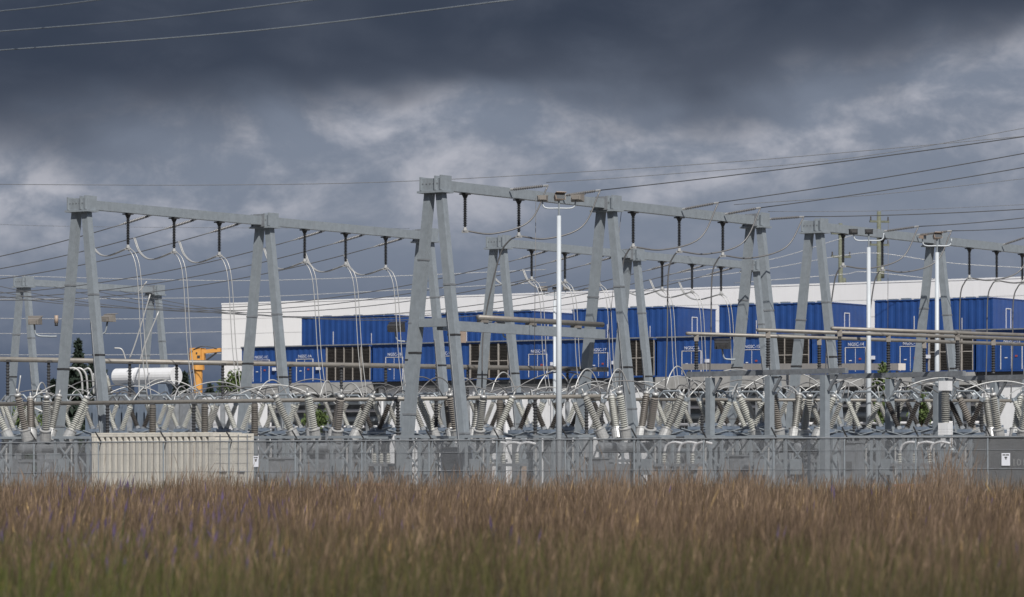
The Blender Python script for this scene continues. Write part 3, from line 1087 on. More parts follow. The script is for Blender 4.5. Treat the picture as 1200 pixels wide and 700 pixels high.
front = [(20, 146, 'p'), (87, 146, 'p'), (139, 147, 'p'), (188, 147, 'p'), (240, 148, 'm'), (280, 146, 'p'), (331, 145, 'p'),
         (440, 145, 'd'), (500, 143, 'm'), (605, 143, 'd'), (642, 141, 'd'), (690, 141, 'm'),
         (787, 138, 'p'), (838, 138, 'p'), (878, 139, 'p'), (968, 140, 'm'), (1012, 139, 'p'), (1058, 139, 'd'), (1132, 138, 'd'), (1208, 138, 'p')]
tl = {'p': 'pale', 'm': 'grey', 'd': 'dark brown'}
ends = []
for fi, (px, Y, tn) in enumerate(front):
    where = 'behind the beige container' if 100 < px < 300 else ('near the first gantry legs' if px <= 100 else ('under the container gantry' if px < 420 else ('between tall gantry legs and lamp pole' if px < 720 else 'in front of the bus tube supports')))
    ends.append((px, vswitch(px, Y, tn, ORD[fi] + ' front V-shaped switch from the first gantry legs, with %s insulators' % tl[tn], 'front disconnect switches')))
back = [(48, 163, 'm'), (112, 164, 'm'), (165, 162, 'd'), (212, 163, 'p'), (262, 164, 'p'), (308, 161, 'm'), (356, 160, 'm'), (412, 160, 'p'), (470, 158, 'm'),
        (522, 158, 'm'), (572, 157, 'd'), (622, 156, 'p'), (666, 156, 'd'), (712, 155, 'd'), (768, 154, 'm'), (815, 153, 'm'), (858, 152, 'd'), (905, 152, 'm'), (950, 152, 'd'), (990, 153, 'p'), (1036, 153, 'm'), (1080, 154, 'd'), (1160, 152, 'm')]
bends = []
for fi, (px, Y, tn) in enumerate(back):
    where = 'near the white oil tank' if px < 230 else ('before the pipe rack' if px < 430 else ('before the white base tanks' if px < 780 else 'behind the bus tube supports'))
    bends.append((px, vswitch(px, Y, tn, ORD[fi] + ' rear V-shaped switch from the first gantry legs, with %s insulators' % tl[tn], 'rear disconnect switches', 0.05, 0.25)))

third = []
for fi, px in enumerate(range(12, 1200, 54)):
    third.append((px, vswitch(px + (fi * 37) % 17, 176 - px * .012 + (fi % 3), 'pmp'[fi % 3], ORD[fi % 24] + ' farthest V-shaped switch from the first gantry legs, with %s insulators' % tl['pmp'[fi % 3]], 'farthest disconnect switches', -.06, .55)))

# looped jumpers between neighbouring switches
def arc(p, q, h, mname, r, label, group, lean=0.0):
    pts = []
    for i in range(9):
        t = i / 8
        c = p.lerp(q, t)
        c.z += h * math.sin(math.pi * t) ** .8
        c += U * lean * math.sin(math.pi * t)
        pts.append(c)
    return cable('loop_jumper', pts, r, mname, label, 'cable', group, k=2)


for lst, rowname in ((ends, 'front'), (bends, 'rear'), (third, 'farthest')):
    for fi, ((x0, (l0, r0)), (x1, (l1, r1))) in enumerate(zip(lst[:-1], lst[1:])):
        if x1 - x0 > 75:
            continue
        arc(r0, l1, random.uniform(.35, .75), 'bright_cable' if random.random() < .4 else 'cable', .026, 'short looped jumper between the %s and %s %s switch' % (ORD[fi], ORD[fi + 1], rowname), 'looped jumpers of the %s switches' % rowname, random.uniform(-.5, .5))
    for fi, (x0, (l0, r0)) in enumerate(lst):
        h = random.uniform(.55, 1.15)
        q = r0 + U * random.uniform(2.2, 4.5) + LX * random.uniform(.3, 1.6)
        q.z = 4.3
        arc(r0 if random.random() < .5 else l0, q, h, 'bright_cable' if random.random() < .4 else 'cable', .026, 'looped jumper running back from the %s %s switch' % (ORD[fi], rowname), 'back jumpers of the %s switches' % rowname, .2)
# larger hoops seen against the enclosures
for fi, (x0, x1, y0, yt, Y) in enumerate(((300, 338, 466, 445, 150), (528, 560, 462, 443, 150), (627, 672, 462, 434, 147), (672, 704, 462, 432, 143), (711, 738, 462, 432, 141), (780, 808, 456, 429, 141), (575, 605, 462, 436, 160), (690, 662, 466, 438, 155),
                          (40, 58, 476, 448, 148), (240, 214, 470, 456, 148), (375, 392, 466, 446, 143), (425, 398, 466, 449, 143), (940, 905, 470, 452, 146), (1045, 1010, 466, 446, 150))):
    p = at(x0, y0, Y); q = at(x1, y0, Y + 1.2)
    top = at(0, yt, Y).z - (p.z + q.z) / 2
    arc(p, q, top, 'bright_cable', .029, 'tall hoop of pale cable %s' % ('behind the container gantry leg', 'right of the tall gantry leg', 'just left of the lamp pole', 'just right of the lamp pole', 'at the second tall gantry legs', 'before the first bus tube end', 'left of the gantry behind the lamp pole', 'behind the lamp pole', 'at the first gantry legs', 'above the beige container', 'over the container circuit breaker', 'beyond the container circuit breaker', 'between the bus support columns', 'by the tray end')[fi], 'tall jumper hoops')

# ------------------------------------------------------------------ dead tank circuit breakers
bush = MB().lathe((0, 0, 0), (0, 0, 1.38), ribbed(.115, .165, 15), 12)
bush_a = bush.mesh('porcelain', 'porcelain')
bush_p = bush.mesh('porcelain', 'porcelain_pale')
bush_d = bush.mesh('porcelain', 'grey_plastic')
turret = MB().cone((0, 0, -.46), (0, 0, -.03), .225, .225, 14).cone((0, 0, -.03), (0, 0, .0), .25, .25, 14).mesh('turret', 'bright_cable', False)
bcap = MB().cone((0, 0, 0), (0, 0, .1), .15, .12, 10).cone((0, 0, .1), (0, 0, .3), .035, .035, 6).mesh('terminal', 'bright_cable', True)
btank = MB().lathe((0, -1.05, 2.05), (0, 1.05, 2.05), [(0, .1), (.02, .2), (.98, .2), (1, .1)], 14).mesh('tank', 'galvanised_dull', False)
bframe = MB()
for x in (-1.35, 1.35):
    for y in (-.7, .7):
        bframe.span((x - .08, y - .08, 0), (x + .08, y + .08, 1.6))
bframe.span((-1.5, -.8, 1.6), (1.5, -.62, 1.72)).span((-1.5, .62, 1.6), (1.5, .8, 1.72))
bframe.bar((-1.35, -.7, .2), (1.35, -.7, 1.5), (.05, .08)).bar((1.35, -.7, .2), (-1.35, -.7, 1.5), (.05, .08))
bframe_m = bframe.mesh('frame', 'galvanised_dull')
bcab = MB().span((-.4, -1.25, .35), (.4, -.82, 1.55)).mesh('cabinet', 'galvanised_dull')


def breaker(px, Y, label, tone=0, rz=0.0):
    X = (px - 600) * Y / F
    t = thing('circuit_breaker', label, 'circuit breaker', (X, Y, 0), RB + rz, 'dead tank circuit breakers')
    part('frame', bframe_m, t)
    cb = part('cabinet', bcab, t)
    part('door', MB().span((-.34, -1.275, .42), (.34, -1.255, 1.48)).mesh('door', 'galvanised_dull'), cb)
    for i, x in enumerate((-.92, 0, .92)):
        part('tank', btank, t, (x, 0, .12))
        for sg in (-1, 1):
            d = Vector((math.sin(R((-19, 0, 19)[i])), sg * math.sin(R(19)), 1)).normalized()
            p = Vector((x * 1.02, sg * .62, 2.45)) + d * .5
            b = part('bushing', (bush_a, bush_p, bush_d)[(i + tone + (sg > 0)) % 3], t, p, zq(d))
            part('turret', turret, b)
            part('terminal', bcap, b, (0, 0, 1.38))
    return t


for px, Y, lab, tn, rz in ((45, 139.5, 'circuit breaker between the first gantry legs', 1, 0), (380, 138, 'circuit breaker next to the beige container', 0, .1), (545, 139, 'circuit breaker behind the tall gantry legs', 1, 0.1),
                       (742, 134, 'circuit breaker with the brightest ribbed bushings right of the lamp pole', 0, .12), (922, 137, 'circuit breaker between two bus support columns', 1, .1), (1180, 138, 'circuit breaker behind the dark container', 2, 0)):
    breaker(px, Y, lab, tn, rz)
# instrument transformer on the right
t = thing('instrument_transformer', 'ribbed instrument transformer with white base box and cap', 'transformer', (at(1108, 500, 137).x, 137, 0), RB)
part('porcelain', bush_a, t, (0, 0, 3.15), None, (1.15, 1.15, .92))
MB().span((-.2, -.2, 4.42), (.2, .2, 4.8)).build('head', 'white_paint', t)
MB().span((-.22, -.2, 2.2), (.22, .2, 3.15)).build('tank', 'white_paint', t)
MB().span((-.15, -.15, 0), (.15, .15, 2.2)).build('column', 'galvanised', t)

# ------------------------------------------------------------------ low equipment seen through the fence
def low_stand(px, Y, w_, label, group, three=True, tone='orange_brown'):
    X = (px - 600) * Y / F
    t = thing('cable_stand', label, 'stand', (X, Y, 0), RB, group)
    MB().span((-w_ / 2, -.2, 1.45), (w_ / 2, .2, 1.56)).build('shelf', 'galvanised_dull', t)
    for s in (-1, 1):
        MB().span((s * w_ / 2 - .07, -.07, 0), (s * w_ / 2 + .07, .07, 1.45)).build('leg', 'tan_plastic' if tone == 'orange_brown' else 'galvanised', t)
    for k in range(3):
        x = (-.33 + .33 * k) * w_
        MB().lathe((x, 0, 1.56), (x, 0, 1.95), ribbed(.06, .1, 4), 8).build('post_insulator', 'porcelain_pale', t)
        if three:
            pts = spline([(x, 0, 1.97), (x + .12, 0, 2.25), (x + .45, 0, 2.36), (x + .8, .1, 2.3)], 4)
            MB().tube(pts, .05, 6).build('cable_end', 'white_paint', t, True)
    return t


low_stand(447, 134.5, 1.0, 'stand with three pale insulators over an orange box', 'low cable stands', False)
low_stand(590, 133, 1.9, 'stand with three white cable loops left of the lamp pole', 'low cable stands')
low_stand(795, 131, 1.9, 'stand with three white cable loops right of the lamp pole', 'low cable stands')
low_stand(1072, 130, 1.9, 'stand with three white cable loops near the dark container', 'low cable stands', True, 'g')
for px, Y, lab in ((438, 132.8, 'orange plastic crate at the foot of the insulator stand'), (800, 129.2, 'orange plastic crate at the foot of the cable loops'), (1070, 128.6, 'orange plastic crate near the dark container')):
    t = thing('crate', lab, 'crate', ((px - 600) * Y / F, Y, .03), RB, 'orange crates')
    MB().span((-.55, -.35, 0), (.55, .35, .68)).build('body', 'orange_brown', t)
    MB().span((-.59, -.39, .681), (.59, .39, .77)).build('lid', 'orange_brown', t)
for px, Y, h, wd, lab in ((330, 133, 1.7, .8, 'grey control cabinet next to the beige container'), 
                         (700, 132, 1.7, .7, 'grey control cabinet right of the lamp pole'), (868, 133, 1.8, .7, 'grey control cabinet by the first bus support'), (1000, 131, 2.3, .55, 'slim grey meter box with dark window'),
                         (1122, 133, 1.6, .6, 'small white box near the instrument transformer'), (88, 139, 1.9, .9, 'grey control cabinet left of the beige container'), (535, 136, 2.1, 1.1, 'grey control cabinet between the tall gantry legs')):
    t = thing('control_cabinet', lab, 'cabinet', ((px - 600) * Y / F, Y, .03), RB, 'control cabinets')
    MB().span((-wd / 2, -.3, .25), (wd / 2, .3, h)).build('body', 'blue_steel' if px % 2 else 'galvanised_dull', t)
    MB().span((-wd / 2 - .04, -.36, h), (wd / 2 + .04, .34, h + .06)).build('roof', 'galvanised_dull', t)
    MB().span((-wd / 2 + .06, -.325, .35), (wd / 2 - .06, -.302, h - .1)).build('door', 'galvanised_dull', t)
    if px == 1000:
        MB().span((-.12, -.34, 1.25), (.12, -.327, 1.6)).build('window', 'lamp_glass', t)
    MB().span((-wd / 2, -.28, 0), (wd / 2, .28, .25)).build('plinth', 'concrete', t)

lat = MB()
for x in (-.5, .5):
    for y in (-.4, .4):
        lat.span((x - .045, y - .045, 0), (x + .045, y + .045, 2.5))
lat.span((-.6, -.5, 2.5), (.6, .5, 2.6))
lat_col = lat.mesh('columns', 'galvanised')
lbr = MB()
for y in (-.4, .4):
    lbr.bar((-.5, y, .1), (.5, y, 1.25), (.03, .06)).bar((.5, y, .1), (-.5, y, 1.25), (.03, .06)).bar((-.5, y, 1.3), (.5, y, 2.45), (.03, .06)).bar((.5, y, 1.3), (-.5, y, 2.45), (.03, .06))
lat_br = lbr.mesh('bracing', 'galvanised')
lat_box = MB().span((-.22, -.62, 1.1), (.22, -.46, 1.7)).mesh('box', 'galvanised')
lat_pipe = MB().tube([(-.1, -.3, 0), (-.1, -.3, 1.9), (.3, -.2, 2.45)], .05, 6).tube([(.25, -.35, 0), (.25, -.35, 2.3)], .035, 6).mesh('conduit', 'bright_cable')
for fi, (px, Y) in enumerate(((8, 139), (84, 138), (318, 137), (352, 135), (408, 135), (436, 139), (486, 133), (512, 137), (566, 133), (628, 134), (672, 131), (722, 137), (768, 132), (826, 132), (858, 137), (900, 131), (940, 136), (1012, 135), (1048, 132), (1092, 134), (1130, 131))):
    t = thing('equipment_stand', ORD[fi] + ' braced steel stand behind the fence from the first gantry legs', 'stand', ((px - 600) * Y / F, Y, .03), RB + random.uniform(-.1, .1), 'braced steel stands')
    part('columns', lat_col, t)['kind'] = 'stuff'
    part('bracing', lat_br, t)['kind'] = 'stuff'
    part('box', lat_box, t)
    part('conduit', lat_pipe, t)

# ------------------------------------------------------------------ power transformer and its oil tank
tc_ = at(172, 500, 190)
t = thing('power_transformer', 'grey power transformer with long white oil tank on top', 'transformer', (tc_.x, tc_.y, 0), RB)
zc = CAMZ + (HORIZON - 441) * 190 / F
MB().span((-2.6, -1.2, .3), (2.6, 1.6, zc - 1.05)).build('main_tank', 'galvanised_dull', t)
for k in range(10):
    part('radiator_fin', MB().span((0, -2.2, .5), (.12, -1.25, zc - 1.5)).mesh('radiator_fin', 'blue_steel'), t, (-2.5 + k * .53, 0, 0))
ct = MB().lathe((-2.2, 0, zc), (2.1, 0, zc), [(0, .05), (.002, .41), (.01, .45), (.33, .45), (.335, .48), (.36, .48), (.365, .45), (.985, .45), (.99, .50), (1, .50), (1.001, .40), (1.0011, .02)], 20).build('oil_tank', 'white_paint', t, False)
for x in (-1.4, 1.3):
    MB().span((x - .25, -.3, zc - 1.05), (x + .25, .3, zc - .44)).build('saddle', 'blue_steel', t)
for k in range(4):
    b = part('bushing', bush_p, t, (-2.9 - .5 * (k % 2), -.6 + .5 * k, zc - 1.0), zq((-.3, 0, 1)), (.8, .8, .75))
    part('terminal', bcap, b, (0, 0, 1.38))
# pale hoops left of the tank
for k, (x0, x1) in enumerate(((80, 97), (86, 103), (98, 110))):
    pp = [at(x0, 432 + k, 182), at((x0 + x1) / 2, 432, 182), at(x1 - 2, 440, 182), at(x1, 462, 182)]
    cable('loop_jumper', pp, .055, 'bright_cable', ORD[k] + ' thick pale hoop of cable counted towards the white oil tank', 'cable', 'hoops by the oil tank')
for fi, pp in enumerate((((163, 342), (172, 330)), ((152, 420), (160, 398), (176, 345)), ((24, 440), (22, 470), (40, 478), (57, 486)), ((134, 408), (143, 410), (148, 424)), ((186, 365), (165, 420), (163, 470)))):
    cable('jumper_cable', [at(x, y, 186) for x, y in pp], .04, 'bright_cable', '%s pale cable near the white oil tank' % ('very short high', 'steep slanting', 'low S-shaped', 'small hooked', 'long drooping')[fi], 'cable', 'cables over the oil tank')

c0 = at(233, 500, 187)
wc = thing('switch_house', 'white windowless switch house behind the yellow davit', 'building', at(233, 0, 195) * Vector((1, 1, 0)) if False else (at(240, 0, 200).x, 200, 0), RB)
MB().span((-2.0, 0, 0), (2.2, 3, CAMZ + (HORIZON - 463) * 200 / F)).build('wall', 'white_paint', wc)
zz = CAMZ + (HORIZON - 463) * 200 / F
MB().span((-2.1, -.1, zz), (2.3, 3.1, zz + .12)).build('roof', 'galvanised_dull', wc)
for k, (x, z) in enumerate(((.1, 2.6), (.6, 2.7), (1.1, 3.2), (.55, 3.5))):
    MB().span((x - .06, -.06, z), (x + .06, -.005, z + .22)).build('vent', 'charcoal_paint', wc)
wb = thing('service_wall', 'blue grey ribbed service wall behind the low bus tube', 'wall', (at(165, 0, 205).x, 205, 0), RB)
MB().span((-3.6, 0, 0), (2.0, .3, CAMZ + (HORIZON - 464) * 205 / F)).build('wall', 'blue_steel', wb)
for k in range(8):
    part('rib', MB().span((-.05, -.08, .1), (.05, -.003, CAMZ + (HORIZON - 466) * 205 / F)).mesh('rib', 'galvanised_dull'), wb, (-3.4 + k * .75, 0, 0))

# yellow davit crane
b = at(232, 458, 206)
dv_ = thing('davit_crane', 'yellow davit crane with short jib next to the white oil tank', 'crane', (b.x, b.y, 0), R(-10))
zt_ = CAMZ + (HORIZON - 408) * 206 / F
MB().cone((0, 0, 0), (0, 0, zt_ - 1.3), .22, .27, 10).cone((0, 0, zt_ - 1.3), (0, 0, zt_ - .9), .38, .38, 10).cone((0, 0, zt_ - .9), (0, 0, zt_ - .75), .3, .3, 10).build('column', 'yellow_paint', dv_, False)
MB().span((-.42, -.28, zt_ - .75), (.25, .28, zt_)).span((.26, -.2, zt_ - .72), (.42, .2, zt_ - .02)).build('head', 'yellow_paint', dv_)
MB().bar((.40, 0, zt_ - .22), (1.4, 0, zt_ - .12), (.3, .22)).build('jib', 'yellow_paint', dv_)
MB().cone((-.3, -.29, zt_ - .2), (-.3, -.33, zt_ - .2), .06, .06, 8).cone((.0, -.29, zt_ - .3), (.0, -.33, zt_ - .3), .05, .05, 8).build('pin', 'dark_metal', dv_)
MB().cone((-.55, 0, zt_ - 1.6), (-.55, 0, zt_ - .3), .035, .035, 6).bar((-.56, 0, zt_ - .3), (-.40, 0, zt_ - .3), (.06, .06)).bar((-.56, 0, zt_ - 1.55), (-.2, 0, zt_ - 1.35), (.06, .06)).build('hoist', 'cable', dv_)

MB().cone((.5, -.05, zt_ - .75), (1.15, -.05, zt_ - .28), .05, .05, 8).build('hydraulic_ram', 'dark_metal', dv_)
MB().tube(spline([(-.2, -.3, zt_ - .1), (.3, -.34, zt_ + .08), (.8, -.2, zt_ + .05), (1.2, -.17, zt_ - .05)], 5), .025, 5).build('hose', 'dark_metal', dv_)
MB().span((.02, -.291, zt_ - .62), (.2, -.283, zt_ - .45)).build('plate', 'dark_metal', dv_)

# ------------------------------------------------------------------ containers by the fence
def shipping(label, corner, rot, Lc, Hc, paint, doors=True, z0=.12):
    c = thing('shipping_container', label, 'container', (corner.x, corner.y, 0), rot)
    # local: +x = along the end (doors), -x... side runs along -x from the corner, end runs along +y
    mb = MB()
    corrugated(mb, -Lc + .12, -.12, z0 + .16, z0 + Hc - .12, .012, .30, .13, 'x', ((0, 0), (.46, 0), (.58, 1), (.88, 1)))
    mb.span((-Lc + .08, .15, z0 + .05), (-.08, 2.36, z0 + Hc - .06))
    mb.build('wall', paint, c)
    fr = MB()
    fr.span((-Lc, 0, z0 + Hc - .12), (0, .1, z0 + Hc)).span((-Lc, 0, z0), (0, .1, z0 + .16))
    for x in (-Lc, -.14):
        fr.span((x, -.002, z0 + .16), (x + .14, .12, z0 + Hc - .12))
    fr.span((-.1, .1, z0 + Hc - .12), (0, 2.44, z0 + Hc)).span((-.1, .1, z0), (0, 2.44, z0 + .14)).span((-.12, 2.3, z0 + .14), (0, 2.44, z0 + Hc - .12))
    fr.build('frame', paint, c)
    cs = MB()
    for x in (-Lc - .01, -.17):
        for z in (z0 - .01, z0 + Hc - .12):
            cs.span((x, -.015, z), (x + .18, .165, z + .13))
    cs.build('corner_casting', 'beige_paint' if paint == 'beige_paint' else paint, c)
    for sg in (0, 1):
        y0 = .13 + sg * 1.09
        dmb = MB().span((-.07, y0, z0 + .15), (-.03, y0 + 1.07, z0 + Hc - .13))
        for q in range(4):
            zq_ = z0 + .35 + q * .55
            dmb.span((-.03, y0 + .06, zq_), (-.012, y0 + 1.0, zq_ + .38))
        dr = dmb.build('door', paint, c)
        for yy in (.25, .8):
            MB().cone((.02, y0 + yy, z0 + .1), (.02, y0 + yy, z0 + Hc - .05), .022, .022, 6).build('lock_rod', 'galvanised_dull', dr)
        MB().span((.0, y0 + .2, z0 + 1.1), (.05, y0 + .62, z0 + 1.15)).build('handle', 'galvanised_dull', dr)
    return c


cn = Vector((-0.08572 * 131.6, 131.6, 0))
sc_ = shipping('beige shipping container with corrugated side and barred doors', cn, RB, 6.06, 2.59, 'beige_paint')
rf = MB()
for k in range(20):
    rf.span((-5.9 + k * .28, .1, 2.715), (-5.78 + k * .28, 2.3, 2.74))
rf.build('roof_ribs', 'beige_paint', sc_)
dk_c = at(1200, 512, 128)
dk_ = thing('dark_container', 'charcoal steel container with pale number behind the fence sign', 'container', (at(1141, 0, 126).x, 126.0, 0), R(-8))
MB().span((0, 0, .05), (9, 2.4, 2.48)).build('wall', 'charcoal_paint', dk_)
MB().span((-.02, -.03, 2.481), (9.02, 2.43, 2.56)).build('roof', 'charcoal_paint', dk_)
for k in range(4):
    MB().span((k * 2.4, -.03, .1), (k * 2.4 + .1, -.002, 2.4)).build('rib', 'charcoal_paint', dk_)
part('lettering', text_mesh('101', .36, 'lettering_faded'), dk_, (1.62, -.03, 1.48), TQ)

# ------------------------------------------------------------------ chain-link fence
FX0, FX1 = -30.0, 30.0


def fence_top(x):
    return 2.42 + x * 0.0045


fen = thing('chain_link_fence', 'long chain-link fence with barbed wire arms at the edge of the field', 'fence', (0, 0, 0), 0)


def fpt(x, z, off=0.0):
    return Vector((x, fence_y(x) + off, z))


post_m = MB().cone((0, 0, 0), (0, 0, 1), .03, .03, 8).mesh('post', 'galvanised')
arm_m = MB().bar((.0, 0, -.38), (.1, .03, .02), (.035, .04)).bar((.1, .03, .02), (-.10, -.15, .38), (.035, .04)).mesh('arm', 'dark_metal')
xs_posts = []
px = -5
x = FX0
start = (190 - 600) * 128.5 / F
k0 = math.ceil((FX0 - start) / 2.47)
x = start + k0 * 2.47
while x < FX1:
    p = fpt(x, 0)
    q = part('post', post_m, fen, p, None, (1, 1, fence_top(x)))
    a = part('arm', arm_m, fen, (p.x, p.y, fence_top(x)))
    x += 2.47
for nm, dzr, r in (('top_rail', 0.0, .028), ('middle_wire', -1.12, .012), ('tension_wire', -.45, .008)):
    MB().tube([fpt(FX0, fence_top(FX0) + dzr, -.03), fpt(FX1, fence_top(FX1) + dzr, -.03)], r, 6).build(nm, 'galvanised_dull', fen)
for k in range(3):
    fz = .08 + .1 * k
    MB().tube([fpt(FX0, fence_top(FX0) + fz, -.03 - .035 * k), fpt(FX1, fence_top(FX1) + fz, -.03 - .035 * k)], .005, 4).build('barbed_wire', 'galvanised_dull', fen)
# woven wire: real diagonal strands
H0 = .05
pitch = .052
wv, wf = [], []
nst = int((FX1 - FX0) / pitch)
wr = .0048


def strand(xa, xb, za, zb, off):
    i = len(wv)
    a = fpt(xa, za, off); b = fpt(xb, zb, off)
    dd = (b - a).normalized()
    s1 = Vector((dd.z, 0, -dd.x)) * wr
    s2 = Vector((0, wr, 0))
    for p in (a, b):
        wv.extend((tuple(p + s1), tuple(p + s2), tuple(p - s1), tuple(p - s2)))
    for q in range(4):
        q2 = (q + 1) % 4
        wf.append((i + q, i + q2, i + 4 + q2, i + 4 + q))


for i in range(-46, nst):
    xa = FX0 + i * pitch
    for sg in (1, -1):
        x0_ = xa if sg > 0 else xa + 2.35
        x1_ = xa + 2.35 if sg > 0 else xa
        a0, a1 = max(x0_, FX0), x1_
        za, zb_ = H0, fence_top((x0_ + x1_) / 2)
        if min(x0_, x1_) < FX0 or max(x0_, x1_) > FX1:
            # clip against the fence ends
            lo_, hi_ = FX0, FX1
            pts = []
            for xx in (x0_, x1_):
                xc = min(max(xx, lo_), hi_)
                tt = (xc - x0_) / (x1_ - x0_)
                pts.append((xc, za + (zb_ - za) * tt))
            if abs(pts[0][0] - pts[1][0]) < .01:
                continue
            strand(pts[0][0], pts[1][0], pts[0][1], pts[1][1], .004 * sg)
        else:
            strand(x0_, x1_, za, zb_, .004 * sg)
me = bpy.data.meshes.new('wire_mesh')
me.from_pydata(wv, [], wf)
me.materials.append(MATS['fence_wire'])
wm = bpy.data.objects.new('wire_mesh', me)
col.objects.link(wm)
wm.parent = fen
wm['kind'] = 'stuff'

for px, py, lab in ((300, 541, 'white notice sign on the fence beside the beige container'), (1178.5, 538.5, 'white notice sign on the fence in front of the dark container')):
    k = (px - 600) / F
    # intersect with the fence line
    xx = k * 126.2 / (1 + k * 8.6 / 40.0)
    yy = fence_y(xx)
    t = thing('fence_sign', lab, 'sign', (xx, yy - .05, CAMZ + (HORIZON - py) * yy / F), math.atan2(-8.6, 40), 'white fence signs')
    hw, hh = (.15, .22) if px > 1000 else (.1, .2)
    MB().span((-hw, -.012, -hh), (hw, 0, hh)).build('plate', 'lettering_white', t)
    MB().span((-hw * .75, -.016, hh * .62), (-hw * .1, -.0125, hh * .8)).span((hw * .0, -.016, hh * .62), (hw * .75, -.0125, hh * .8)).build('print', 'lettering_dark', t)
    MB().span((-.045, -.016, hh * .2), (.045, -.0125, hh * .42)).span((-.015, -.016, -hh * .05), (.02, -.0125, hh * .2)).build('print', 'lettering_dark', t)

# ------------------------------------------------------------------ trees
def leafy(name, pts, size, material, parent, n_per=1):
    m = len(pts)
    pts = np.asarray(pts)
    a = rng.normal(size=(m, 3)); a /= np.linalg.norm(a, axis=1)[:, None]
    b = rng.normal(size=(m, 3)); b -= a * (a * b).sum(1)[:, None]; b /= np.linalg.norm(b, axis=1)[:, None]
    sz = size * rng.uniform(.6, 1.4, (m, 1))
    vv = np.stack([pts - a * sz, pts + b * sz * .45, pts + a * sz, pts - b * sz * .45], 1).reshape(-1, 3)
    ff = np.arange(m * 4).reshape(-1, 4)
    me = bpy.data.meshes.new(name)
    me.from_pydata(vv.tolist(), [], ff.tolist())
    me.materials.append(MATS[material])
    o = bpy.data.objects.new(name, me)
    col.objects.link(o)
    o.parent = parent
    return o


def conifer(px, pytop, Y, width, label):
    p = at(px, pytop, Y)
    t = thing('conifer_tree', label, 'tree', (p.x, p.y, 0), 0, 'dark conifers behind the yard')
    MB().cone((0, 0, 0), (0, 0, p.z * .95), .28, .05, 8).build('trunk', 'bark', t, True)
    pts = []
    n = 3600
    width = width * 1.35
    for i in range(n):
        h = rng.uniform(0, 1) ** .8
        z = p.z * (.1 + .9 * (1 - h))
        lay = .75 + .25 * math.sin(z * 5.5)
        rr = width * (.04 + .96 * h) * lay * math.sqrt(rng.uniform(.05, 1)) * rng.uniform(.6, 1.05)
        th = rng.uniform(0, 2 * math.pi)
        pts.append((rr * math.cos(th), rr * math.sin(th), z - rr * .25))
    leafy('crown', pts, .38, 'conifer_leaf', t)


for px, py, Y, wd, lab in ((92, 399, 330, 2.6, 'tall pointed dark conifer behind the gantry legs'), (108, 424, 335, 2.4, 'broader dark conifer beside the tall pointed one'), (80, 432, 332, 2.2, 'lower dark conifer beside the tall pointed one'), (122, 436, 334, 2.2, 'dark conifer next to the white oil tank'),
                         (216, 438, 340, 1.8, 'small pointed conifer between oil tank and yellow davit'), (206, 452, 345, 1.8, 'shorter conifer between oil tank and yellow davit'), (246, 452, 345, 1.9, 'small conifer beside the yellow davit'), (62, 446, 345, 2.2, 'conifer low behind the first gantry leg'), (44, 455, 350, 2.2, 'low conifer left of the first gantry leg')):
    conifer(px, py, Y, wd, lab)


def bush_(px, py, Y, rx, rz_, label):
    p = at(px, py, Y)
    t = thing('shrub', label, 'shrub', (p.x, p.y, 0), 0, 'green shrubs in the yard')
    pts = []
    cl = [(rng.normal() * rx * .45, rng.normal() * rx * .4, p.z + rng.normal() * rz_ * .45) for _ in range(9)]
    for i in range(900):
        c = cl[i % 9]
        q = rng.normal(size=3) * rx * .3
        pts.append((c[0] + q[0], c[1] + q[1], max(.3, c[2] + q[2])))
    leafy('crown', pts, .13, 'bush_leaf', t)
    MB().cone((0, 0, 0), (0, 0, max(.4, p.z)), .07, .03, 6).build('trunk', 'bark', t)


for a_ in ((275, 452, 215, .7, 1.2, 'shrub at the warehouse corner above the switches'), (268, 488, 215, .7, 1.2, 'shrub behind the beige container doors'), (1037, 452, 190, .5, .7, 'small shrub above the right switches'), (1036, 485, 190, .6, 1.0, 'shrub between two bus support columns'), (1080, 470, 185, .55, 1.6, 'tall shrub beside the instrument transformer'), (28, 492, 200, .8, .6, 'shrub outside the first gantry leg'), (372, 495, 205, .8, .6, 'low shrub behind the circuit breaker')):
    bush_(*a_)

# ------------------------------------------------------------------ field of dry grass
def vnoise(x, y, s, seed):
    """smooth value noise"""
    r = np.random.default_rng(seed)
    g = r.uniform(0, 1, (128, 128))
    fx = x / s; fy = y / s
    ix = np.floor(fx).astype(int); iy = np.floor(fy).astype(int)
    tx = fx - ix; ty = fy - iy
    tx = tx * tx * (3 - 2 * tx); ty = ty * ty * (3 - 2 * ty)
    G = lambda a, b: g[a % 128, b % 128]
    return (G(ix, iy) * (1 - tx) + G(ix + 1, iy) * tx) * (1 - ty) + (G(ix, iy + 1) * (1 - tx) + G(ix + 1, iy + 1) * tx) * ty


